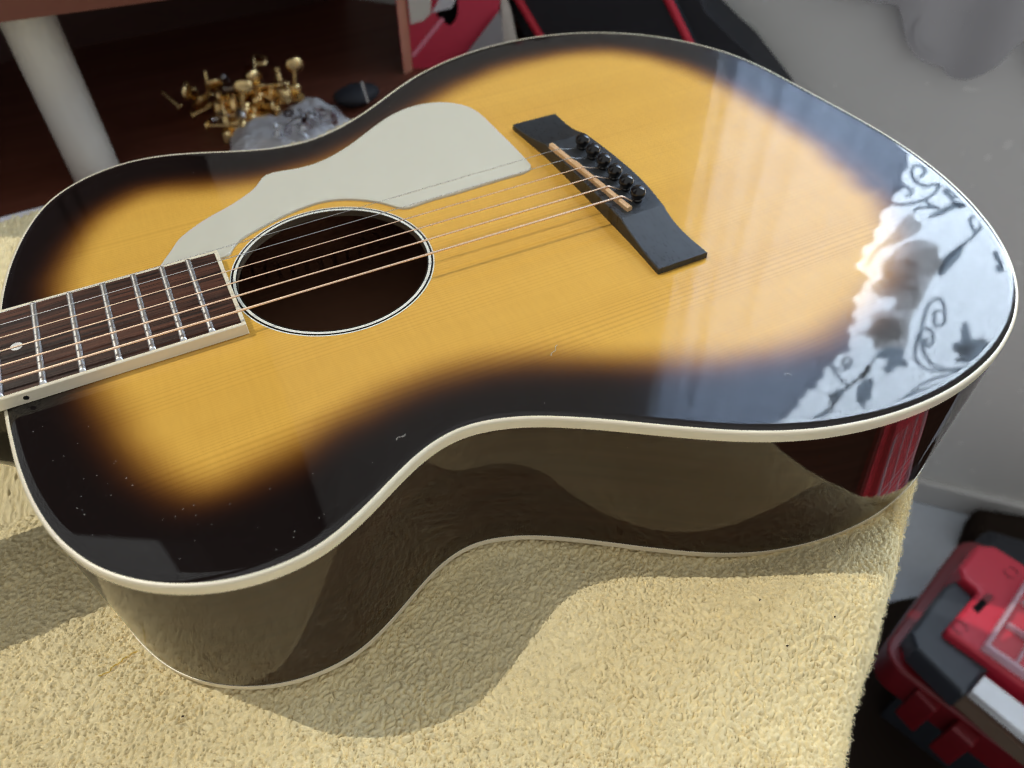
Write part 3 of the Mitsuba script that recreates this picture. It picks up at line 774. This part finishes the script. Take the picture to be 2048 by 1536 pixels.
# compensated saddle: short pieces stepped to and fro
s0, s1 = np.array([-0.0026, 0.0340]), np.array([0.0038, -0.0352])
parts = []
steps = [(0.0, 0.14, 0.0), (0.14, 0.30, 0.0), (0.30, 0.42, 0.0009), (0.42, 0.60, -0.0004), (0.60, 0.80, 0.0003), (0.80, 1.0, 0.0)]
dv = (s1 - s0) / np.linalg.norm(s1 - s0)
pv = np.array([-dv[1], dv[0]])
for a0, a1, off in steps:
    A, B = s0 + (s1 - s0) * a0, s0 + (s1 - s0) * a1
    hw_ = 0.0014
    ring_ = []
    for c, tp in ((A, 0), (B, 0)):
        ring_ += [np.append(c + pv * hw_, 0.0080), np.append(c - pv * hw_, 0.0080), np.append(c + pv * hw_, 0.0103), np.append(c - pv * hw_, 0.0103), np.append(c + pv * (off + 0.0004), 0.01085), np.append(c + pv * (off - 0.0004), 0.01085)]
    parts.append(trimesh.convex.convex_hull(np.array(ring_)))
obj("saddle", trimesh.util.concatenate(parts), "bone", br)
SY = np.linspace(0.0264, -0.0266, 6)
LY = np.array([0.0212, 0.0131, 0.0046, -0.0040, -0.0130, -0.0226])
PY = np.linspace(0.0262, -0.0287, 6)
for y in PY:
    prof = [(0, 0.0), (0.0027, 0.0), (0.0029, 0.0006), (0.0026, 0.0012), (0.0022, 0.0014), (0.0028, 0.0018), (0.0036, 0.0029), (0.0039, 0.0042), (0.0037, 0.0055), (0.0030, 0.0067), (0.0018, 0.0075), (0, 0.0078)]
    obj("bridge_pin", lathe(prof, (0.0122, y, 0.0082), (0.05, 0, 1), 28), "pin_plastic", br, True)
RAD = [0.00014, 0.00018, 0.00027, 0.00035, 0.00045, 0.00057]
for s_ in range(6):
    sx = s0[0] + (s1[0] - s0[0]) * (s0[1] - SY[s_]) / (s0[1] - s1[1])
    zs = 0.0109 + RAD[s_]
    xl = XN
    yl = SY[s_] + (LY[s_] - SY[s_]) * (xl - sx) / (-0.2786 - sx)
    zl = zs + (0.0096 - zs) * (xl - sx) / (-0.2786 - sx)
    A, B = np.array([xl, yl, zl]), np.array([sx, SY[s_], zs])
    wound = s_ >= 2
    n_ = 1900 if wound else 12
    main = A + (B - A) * np.linspace(0, 1, n_)[:, None]
    tail = smooth_line([B + (A - B) * 0.0006, B + [0.0007, 0, 0.0], B + [0.0022, (PY[s_] - SY[s_]) * 0.2, -0.0006], [0.0087, SY[s_] + (PY[s_] - SY[s_]) * 0.8, 0.0087], [0.0112, PY[s_], 0.0072]], 40 if not wound else 80)
    pts = np.vstack([main[:-1], tail[1:]])
    if wound:
        rr = RAD[s_] * (1 + np.where(np.arange(len(pts)) % 2 == 0, 0.06, -0.08))
    else:
        rr = RAD[s_]
    obj("string", tube(pts, rr, 8), "bronze" if wound else "steel", g, True)

# ---------------------------------------------------------------- lint on the lacquer, crumbs on the towel
DUST = [(-2732,-450),(-2697,-437),(-2584,-588),(-2638,-629),(-2677,-634),(-2584,-771),(-2539,-779),(-2506,-837),(-2636,-785),(-2601,-849),(-2619,-897),(-2603,-912),(-2599,-937),(-2520,-885),(-2504,-893),(-2584,-1036),(-2531,-1065),(-2459,-809),(-2443,-839),(-2428,-883),(-2466,-742),(-2474,-747),(-2538,-519),(-2355,-1082),(-2313,-1091),(-2282,-1070),(-2247,-1117),(-2245,-1071),(-1983,-1123),(-1824,-1128),(-2128,-1123),(-2063,-1266),(-2271,-1218),(-2331,-1267),(-2029,-1380),(-1963,-1359),(-1953,-1338),(-1840,-1315),(-1860,-1322),(-1489,-1118),(-1427,-1211),(-1610,-1178),(-1786,-1300),(-2205,-1180),(-896,-1208)]
sp = []
for x, y in DUST:
    r_ = rng.uniform(0.00007, 0.00017)
    m_ = trimesh.creation.icosphere(0, r_)
    m_.apply_scale([rng.uniform(0.8, 1.8), 1, 0.6])
    m_.apply_translation((x * 1e-4, y * 1e-4, r_ * 0.5))
    sp.append(m_)
for x, y in rng.uniform([-0.275, -0.13], [0.10, 0.13], (30, 2)):
    if contains_xy(Polygon(BODY), x, y) and math.hypot(x - HC[0], y) > 0.05:
        m_ = trimesh.creation.icosphere(0, rng.uniform(0.00005, 0.00011))
        m_.apply_translation((x, y, 0.00008))
        sp.append(m_)
k = obj("dust", trimesh.util.concatenate(sp), "dust_matter")
tag(k, "pale dust specks scattered over the black edge of the guitar top", "dust", kind="stuff")
for pts, lab in (([(-0.0745, -0.0990), (-0.0735, -0.0975), (-0.0715, -0.0968), (-0.0705, -0.0952), (-0.0690, -0.0945)], "curled pale lint thread on the black waist of the guitar"),
                 ([(-0.1490, -0.1118), (-0.1478, -0.1110), (-0.1465, -0.1114), (-0.1452, -0.1108)], "tiny hooked lint thread left of the waist on the guitar top"),
                 ([(0.0062, -0.1520), (0.0072, -0.1512), (0.0080, -0.1520), (0.0086, -0.1532)], "tiny pale lint thread on the black lower edge beside the curtain reflection")):
    c = smooth_line([(x, y, 0.0002) for x, y in pts], 16)
    tag(obj("lint_thread", tube(c, 0.00011, 5), "dust_matter", smooth=True), lab, "lint")


def towel_z(x, y):
    return z[tree.query([x, y])[1]]


for x, y, s_, m_, lab in ((-0.023, -0.2027, 0.0006, "crumb_dark", "small dark crumb on the towel just below the lower bout"), (0.0005, -0.2236, 0.0006, "crumb_dark", "small dark crumb on the towel near its right edge"),
                          (-0.026, -0.2245, 0.0006, "crumb_dark", "small dark crumb on the sunlit towel, left of the one near the edge"), (-0.0735, -0.2863, 0.0011, "crumb_brown", "reddish brown flake at the bottom of the towel"),
                          (-0.262, -0.1345, 0.0006, "crumb_dark", "tiny dark crumb at the lower left of the towel")):
    c_ = trimesh.creation.icosphere(1, s_ * 0.72)
    c_.vertices *= 1 + 0.35 * rng.normal(size=(len(c_.vertices), 1))
    c_.apply_scale([1.3, 0.8, 0.7])
    c_.apply_translation((x, y, towel_z(x, y) + s_ * 0.4))
    tag(obj("crumb", c_, m_), lab, "crumb")
yp = smooth_line([(-0.2905, -0.1018), (-0.284, -0.1005), (-0.278, -0.0985), (-0.274, -0.0982)], 20)
yp3 = np.column_stack([yp, [towel_z(*p_) + 0.0004 for p_ in yp]])
tag(obj("yarn", tube(yp3, 0.00022, 6), "yarn_yellow", smooth=True), "bright yellow loose yarn at the lower left of the towel", "yarn")

# ---------------------------------------------------------------- hardware heaped on the desk


def rot_to(d_):
    return trimesh.geometry.align_vectors([0, 0, 1], np.asarray(d_, float) / np.linalg.norm(d_))


def part(name, mesh, m_, parent, M, smooth=40):
    obj(name, place(mesh, M), m_, parent, smooth)


def tuner(at, d_, metal="gold", button=True, spin=0.0):
    t_ = thing("tuning_peg", "gold guitar tuning peg in the heap of loose hardware on the dark desk" if metal == "gold" else "silver guitar tuning peg in the heap of loose hardware on the dark desk",
               "tuning peg", "tuning pegs heaped on the desk")
    M = rot_to(d_)
    M = M @ trimesh.transformations.rotation_matrix(spin, [0, 0, 1])
    M[:3, 3] = at
    part("housing", box(-0.0065, 0.0065, -0.009, 0.009, -0.004, 0.004, 0.0022), metal, t_, M)
    part("post", lathe([(0, 0.004), (0.0034, 0.004), (0.0034, 0.011), (0.0026, 0.0125), (0.0034, 0.014), (0.0034, 0.016), (0, 0.0165)], n=18), metal, t_, M)
    part("shaft", place(lathe([(0, 0), (0.0018, 0), (0.0018, 0.014), (0, 0.014)], n=14), trimesh.transformations.rotation_matrix(-1.5708, [1, 0, 0], None)), metal, t_, M @ trimesh.transformations.translation_matrix([0, 0.008, 0]))
    if button:
        bt = trimesh.creation.icosphere(2, 1.0)
        bt.apply_scale([0.0095, 0.0075, 0.0036])
        part("button", bt, metal, t_, M @ trimesh.transformations.translation_matrix([0, 0.0275, 0]))


HZ = SH
heap = [((-0.1453, 0.495), 0.008, (0.9, -0.3, 0.2)),
        ((-0.1438, 0.4854), 0.015, (-0.2, 0.3, 1)),
        ((-0.1119, 0.4879), 0.02, (0.3, 0.1, 1)),
        ((-0.1021, 0.478), 0.018, (0.5, -0.6, 0.5)),
        ((-0.0551, 0.4638), 0.014, (0.2, -0.9, 0.55)),
        ((-0.0887, 0.5091), 0.016, (0.1, 0.2, 1)),
        ((-0.0647, 0.478), 0.018, (0.4, 0.1, 1)),
        ((-0.1281, 0.467), 0.013, (0.3, -0.7, 0.5)),
        ((-0.1275, 0.4583), 0.009, (-0.4, -0.6, 0.4)),
        ((-0.0933, 0.4615), 0.011, (0.8, -0.5, 0.3)),
        ((-0.0832, 0.4487), 0.009, (0.9, 0.1, 0.2)),
        ((-0.1127, 0.4445), 0.013, (0.1, -0.8, 0.6)),
        ((-0.1023, 0.4439), 0.009, (0.5, -0.8, 0.2)),
        ((-0.1186, 0.462), 0.019, (-0.1, -0.3, 1)),
        ((-0.1285, 0.4423), 0.008, (0.7, -0.6, 0.3)),
        ((-0.1319, 0.4261), 0.007, (0.9, -0.4, 0.1)),
        ((-0.0799, 0.4756), 0.014, (-0.6, -0.5, 0.5)),
        ((-0.1069, 0.4734), 0.008, (-0.9, 0.2, 0.3)),
        ((-0.0734, 0.4734), 0.008, (0.2, 0.9, 0.3))]
for n_, (p_, hgt, d_) in enumerate(heap):
    xy = p_
    d_ = (d_[0] + rng.uniform(-0.5, 0.5), d_[1] + rng.uniform(-0.5, 0.5), d_[2] * 0.35)
    tuner((xy[0], xy[1], HZ + hgt), d_, "chrome" if n_ in (2, 8) else "gold", spin=rng.uniform(0, 6.28))
for n_, (p_, d_) in enumerate((((-0.1564, 0.4726), (1, 0.2, 0.15)), ((-0.0829, 0.5105), (0.2, 0.5, 0.7)), ((-0.1481, 0.4322), (0.8, -0.5, 0.05)), ((-0.1268, 0.4251), (0.6, 0.6, 0.05)), ((-0.1042, 0.456), (0.5, -0.6, 0.4)), ((-0.1327, 0.4892), (0.1, 0.3, 0.9)), ((-0.077, 0.4643), (-0.5, 0.4, 0.4)), ((-0.1635, 0.4844), (-0.5, 0.6, 0.6)))):
    xy = p_
    mm = lathe([(0, 0), (0.0042, 0), (0.0046, 0.0008), (0.0042, 0.002), (0.0019, 0.0024), (0.0017, 0.020), (0.0006, 0.023), (0, 0.023)], (xy[0], xy[1], HZ + 0.010 + 0.004 * (n_ % 3)), d_, 16)
    tag(obj("screw", mm, "gold", smooth=40), "gold screw lying among the tuning pegs on the dark desk", "screw", "gold screws heaped on the desk")

# crumpled clear bag holding small silver parts
bagp = np.array([(-0.1315, 0.4204), (-0.1113, 0.4406), (-0.0912, 0.4406), (-0.0485, 0.4631), (-0.0176, 0.4085), (-0.0248, 0.3979), (-0.0805, 0.3658), (-0.1422, 0.3753)])
bx0, by0, bx1, by1 = Polygon(bagp).bounds
gx, gy = np.meshgrid(np.linspace(bx0, bx1, 70), np.linspace(by0, by1, 70), indexing="ij")
pp = np.column_stack([gx.ravel(), gy.ravel(), np.zeros(gx.size)])
dist = signed_distance(pp[:, :2], bagp)
crease = np.abs(meshkit.fbm(pp * 38, 3, 4) - 0.5) * 0.016 + np.abs(meshkit.noise(pp * 90, 9) - 0.5) * 0.004
pz = SH + 0.0012 + np.clip(dist / 0.02, 0, 1) * 0.014 + crease
i, j = np.meshgrid(np.arange(69), np.arange(69), indexing="ij")
q = (i * 70 + j).ravel()
quad = np.stack([q, q + 70, q + 71, q + 1], 1)
quad = quad[(dist[quad] > -0.001).all(1)]
F = np.vstack([quad[:, [0, 1, 2]], quad[:, [0, 2, 3]]])
bagk = obj("plastic_bag", trimesh.Trimesh(np.column_stack([pp[:, :2], pz]), F, process=False), "clear_plastic", smooth=True)
tag(bagk, "crumpled clear plastic bag of small parts on the desk behind the guitar", "plastic bag")
for n_ in range(22):
    p_ = np.array([-0.0508, 0.3855]) + rng.normal(0, 1, 2) * [0.0157, 0.0101]
    if n_ > 16:
        p_ = np.array([-0.0799, 0.3754]) + rng.normal(0, 1, 2) * [0.0101, 0.0056]
    hgt = 0.0205 + rng.uniform(0, 0.010)
    xy = p_
    d_ = rng.normal(size=3)
    if n_ % 3 == 0:
        mm = lathe([(0.0022, 0), (0.0050, 0), (0.0052, 0.0016), (0.0022, 0.0018), (0.0022, 0)], (xy[0], xy[1], SH + hgt), d_, 16)
        tag(obj("washer", mm, "chrome", smooth=40), "silver washer among the small parts on the clear plastic bag", "washer", "silver washers on the plastic bag")
    else:
        mm = lathe([(0, 0), (0.0035, 0), (0.0035, 0.003), (0.0017, 0.003), (0.0016, 0.012), (0, 0.013)], (xy[0], xy[1], SH + hgt), d_, 14)
        tag(obj("screw", mm, "chrome", smooth=40), "silver screw among the small parts on the clear plastic bag", "screw", "silver screws on the plastic bag")
c_ = (0.0001, 0.437)
pouch = trimesh.creation.icosphere(3, 1.0)
pouch.apply_scale([0.024, 0.015, 0.009])
pouch.vertices += 0.0025 * (meshkit.fbm(pouch.vertices * 60, 2, 2) - 0.5)[:, None]
pouch.apply_translation((c_[0], c_[1], SH + 0.012))
tag(obj("pouch", pouch, "nylon", smooth=True), "small black pouch right of the plastic bag on the desk", "pouch")
sc = (0.0012, 0.4018)
tag(obj("pin", tube([(sc[0], sc[1], SH + 0.02), (sc[0] - 0.002, sc[1] + 0.004, SH + 0.040)], 0.0013, 10), "nickel", smooth=40), "pale metal pin standing on the black pouch", "pin")

# ---------------------------------------------------------------- red box, papers and gig bag against the wall
hd = np.array([0.3987, 0.9171, 0])
FACE = frame([0, 0, 0], [hd[1], -hd[0], 0], [0, 0, 1], [-hd[0], -hd[1], 0])       # x right, y up, z to the viewer
DIST = 0.479


def slab(pts, dist, thick, r=0.0):
    p_ = Polygon(pts).buffer(0)
    if r:
        p_ = p_.buffer(-r).buffer(r)
    M = FACE.copy()
    M[:3, 3] = hd * (dist + thick)
    return place(prism(p_, 0, thick), M)


t = thing("red_box", "glossy red cardboard box with a black hand hole, behind the desk's side panel", "box")
face = Polygon([(-0.1315, -0.0715), (-0.1315, -0.352), (-0.0411, -0.352), (-0.0321, -0.1286), (-0.0263, -0.1006), (-0.0208, -0.0663)]).buffer(0)
holep = Polygon([(-0.0904, -0.1037), (-0.0853, -0.1104), (-0.0779, -0.1149), (-0.0729, -0.1099), (-0.0699, -0.1026), (-0.0692, -0.086), (-0.0817, -0.086)]).buffer(0.001)
M = FACE.copy(); M[:3, 3] = hd * (DIST + 0.004)
obj("front", place(prism(face.difference(holep), 0, 0.004), M), "red_card", t)
M = FACE.copy(); M[:3, 3] = hd * (DIST + 0.10)
obj("carcass", place(prism(face, 0, 0.090), M), "black_void", t)
M2 = FACE.copy(); M2[:3, 3] = hd * (DIST - 0.0012)
st = Polygon(LineString([(-0.1199, -0.1458), (-0.0846, -0.1068)]).buffer(0.0022, cap_style=2))
obj("pale_line", place(prism(st, 0, 0.0008), M2), "pink_strip", t)  # pale pink line across the front
tag(obj("paper_sheet", slab([(-0.1188, -0.0692), (-0.093, -0.0692), (-0.0966, -0.0997), (-0.1042, -0.1064), (-0.1183, -0.1102)], DIST - 0.006, 0.001), "paper_white"), "cream paper sheet at the left top of the red box", "paper")
tag(obj("plastic_sleeve", slab([(-0.0955, -0.0979), (-0.0828, -0.0784), (-0.066, -0.0784), (-0.075, -0.0934)], DIST - 0.009, 0.0006), "clear_plastic"), "clear plastic sleeve poking out over the red box's hole", "sleeve")
tag(obj("card_sheet", slab([(-0.0256, -0.0965), (-0.0217, -0.1273), (-0.0234, -0.1704), (-0.086, -0.1704), (-0.0571, -0.1351)], DIST - 0.010, 0.002), "paper_grey"), "grey card sheet leaning on the right of the red box", "card")
tag(obj("cardboard", slab([(-0.0248, -0.0759), (-0.0202, -0.1708), (0.0005, -0.1708), (-0.0133, -0.1054), (-0.0225, -0.0759)], DIST + 0.012, 0.002), "paper_white"), "narrow cream cardboard between the red box and the black bag", "cardboard")

t = thing("gig_bag", "black guitar gig bag with red piping leaning on the wall", "bag")
GB = 0.653 / math.sqrt(2)                                                  # distance of its front along the wall's normal
GF = frame([0, 0, 0], U, Z, N)


pl = np.array([(-0.1863, -0.0979), (-0.1644, -0.1288)])
pr = np.array([(-0.0312, -0.0781), (-0.0051, -0.1146)])
ol = np.array([(-0.2054, -0.1004), (-0.1868, -0.1348)])
orr = np.array([(-0.0049, -0.0747), (0.0052, -0.0907), (0.0387, -0.1146), (0.0576, -0.1266)])
ext = lambda a_, b_, s_: a_ + (b_ - a_) * s_
tl, tr = ext(pl[1], pl[0], 9.0), ext(pr[1], pr[0], 7.0)
bl, brr = ext(pl[0], pl[1], 10.0), ext(pr[0], pr[1], 7.0)
front = Polygon([tl, bl, brr, tr]).buffer(0.004)
M = GF.copy(); M[:3, 3] = -N * (GB + 0.012)
obj("front_panel", place(prism(front, 0, 0.012), M), "nylon", t)
outer = Polygon([ext(ol[1], ol[0], 9.0), ol[1], ext(ol[0], ol[1], 10.0), brr + [0.12, -0.1], orr[3] + [0.05, -0.045], orr[3], orr[2], orr[1], orr[0], ext(pr[1], pr[0], 7.0) + [0.03, 0]]).buffer(0)
M = GF.copy(); M[:3, 3] = -N * (GB + 0.070)
obj("gusset", place(prism(outer, 0, 0.0575), M), "nylon", t)
for a_, b_ in ((tl, bl), (tr, brr)):
    pts3 = [U * p_[0] + Z * p_[1] - N * (GB - 0.001) for p_ in (a_, b_)]
    obj("piping", tube(np.linspace(pts3[0], pts3[1], 8), 0.0042, 12), "red_piping", t, True)

# ---------------------------------------------------------------- red toolbox on the floor
t = thing("toolbox", "red plastic toolbox with a clear-lidded organiser, on the floor at the lower right", "toolbox")
E1 = np.array([0.953, 0.302]); E2 = np.array([0.302, -0.953])
O = np.array([0.3535, -0.1535])
L2 = lambda a_, b_: O + E1 * a_ + E2 * b_
rr_ = lambda a0, a1, b0, b1, r_: Polygon([L2(a0, b0), L2(a1, b0), L2(a1, b1), L2(a0, b1)]).buffer(-r_).buffer(r_)
rim = rr_(0.0, 0.232, 0.0, 0.56, 0.03)
obj("body", rounded_prism(rim.buffer(-0.05), FLOOR + 0.0005, -0.690, 0.002), "black_plastic", t, 40)  # black colour stands in for the shade under the rim
obj("rim", rounded_prism(rim, -0.689, -0.640, 0.004), "red_dark", t, 40)
obj("rim_ridge", rounded_prism(rim.buffer(-0.014), -0.645, -0.632, 0.003), "red_plastic", t, 40)
tray = Polygon(np.array([[3814,-1563],[4604,-1331],[4822,-1339],[4898,-1477],[4975,-1761],[4638,-2286],[4154,-2284],[3867,-2351],[3771,-2345],[3713,-1739]]) * 1e-4).buffer(0.004).buffer(-0.004)
obj("handle_tray", rounded_prism(tray, -0.634, -0.600, 0.005), "black_plastic", t, 40)
lid = Polygon([L2(*p_) for p_ in ((0.0435, 0.036), (0.080, 0.0392), (0.115, 0.0416), (0.1205, 0.020), (0.132, 0.012), (0.176, 0.014), (0.190, 0.030), (0.191, 0.50), (0.0435, 0.50))]).buffer(-0.005).buffer(0.010).buffer(-0.005)
obj("lid", rounded_prism(lid, -0.628, -0.585, 0.006), "red_plastic", t, 40)
obj("white_band", rounded_prism(Polygon(np.array([[4102,-2301],[4219,-2729],[4417,-3465],[4157,-3667],[3969,-2936],[3841,-2359]]) * 1e-4).buffer(0), -0.606, -0.594, 0.002), "strip_white", t, 40)
obj("brown_band", prism(Polygon(np.array([[3945,-2348],[4075,-2935],[4265,-3674],[4152,-3762],[3960,-3031],[3825,-2351]]) * 1e-4).buffer(0), -0.635, -0.612), "strip_brown", t)
slot = Polygon(np.array([[4533,-1696],[4536,-1779],[4865,-1718],[4841,-1646]]) * 1e-4)
obj("slot", prism(slot, -0.5855, -0.5846), "black_void", t)
sl = np.array(slot.exterior.coords)
obj("slider", rounded_prism(Polygon([sl[0] * 0.42 + sl[3] * 0.58, sl[1] * 0.42 + sl[2] * 0.58, sl[2] * 0.96 + sl[1] * 0.04, sl[3] * 0.96 + sl[0] * 0.04]), -0.5850, -0.5830, 0.0005), "red_dark", t)
for poly in ([[3679,-2028],[3829,-2014],[3840,-2259],[3703,-2287]], [[3736,-2492],[3905,-2472],[3939,-2705],[3782,-2738]]):
    lp = Polygon(np.array(poly) * 1e-4)
    obj("latch", rounded_prism(affinity.translate(lp, -0.004, -0.001).buffer(-0.002).buffer(0.003), -0.71, -0.646, 0.003), "red_dark", t, 40)
for cx_, cy_ in ((0.5295, -0.1587), (0.4221, -0.1807)):
    a_ = np.linspace(0.5, 2 * np.pi - 0.5, 22)
    for r_ in (0.0065, ):
        for sg in (1, -1):
            pts = [(cx_ + sg * 0.002 + r_ * 0.8 * math.cos(x) * sg, cy_ + r_ * math.sin(x), -0.5846) for x in np.linspace(-1.2, 1.2, 12)]
            obj("lock_mark", tube(pts, 0.0007, 6), "red_dark", t)
org0 = np.array([0.4219, -0.2084])
LO = lambda a_, b_: org0 + E1 * a_ + E2 * b_


def bar(a0, a1, b0, b1, z0, z1):
    return prism(Polygon([LO(a0, b0), LO(a1, b0), LO(a1, b1), LO(a0, b1)]), z0, z1)


ok = t
for nm, args in (("organiser_rim", (0, 0.125, 0, 0.004)), ("organiser_rim", (0, 0.004, 0.004, 0.30)), ("organiser_rim", (0.121, 0.125, 0.004, 0.30))):
    obj(nm, bar(*args, -0.586, -0.572), "clear_rib", ok)
for b_ in (0.032, 0.062, 0.092, 0.122, 0.152):
    obj("divider", bar(0.008, 0.118, b_, b_ + 0.0022, -0.5845, -0.575), "clear_rib", ok)
for a_ in (0.045, 0.085):
    obj("divider", bar(a_, a_ + 0.002, 0.008, 0.30, -0.5845, -0.576), "clear_rib", ok)
obj("organiser_lid", place(trimesh.Trimesh([[0.0005, 0.0005, 0], [0.1245, 0.0005, 0], [0.1245, 0.30, 0], [0.0005, 0.30, 0]], [[0, 2, 1], [0, 3, 2]], process=False), frame([org0[0], org0[1], -0.5715], [E1[0], E1[1], 0], [E2[0], E2[1], 0], [0, 0, -1])), "organiser_clear", ok)

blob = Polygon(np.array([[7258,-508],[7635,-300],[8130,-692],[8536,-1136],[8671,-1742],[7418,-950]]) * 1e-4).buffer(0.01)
tag(obj("cloth", rounded_prism(blob, FLOOR + 0.0005, -0.79, 0.02), "dark_brown", smooth=40), "dark brown bundle on the floor between the toolbox and the baseboard", "bundle")
blob = Polygon(np.array([[6092,-997],[6534,-900],[6877,-1276],[7013,-1638],[6841,-2275],[6502,-2002]]) * 1e-4).buffer(0.012)
tag(obj("black_case", rounded_prism(blob, FLOOR + 0.0005, -0.69, 0.02), "nylon", smooth=40), "black case with rounded edges standing behind the red toolbox", "case")
shade_poly = Polygon([(0.05, -1.3), (1.3, -1.3), (1.3, -0.45), (0.62, -0.10), (0.561, -0.083), (0.529, -0.076), (0.46, -0.04), (0.05, -0.04)]).buffer(0.01)  # dark sheet added as the shade around the toolbox and under the table
tag(obj("shade_sheet", prism(shade_poly, FLOOR + 0.0005, FLOOR + 0.004), "dark_brown"), "dark brown sheet on the floor, added for the shade under toolbox and table", "mat")
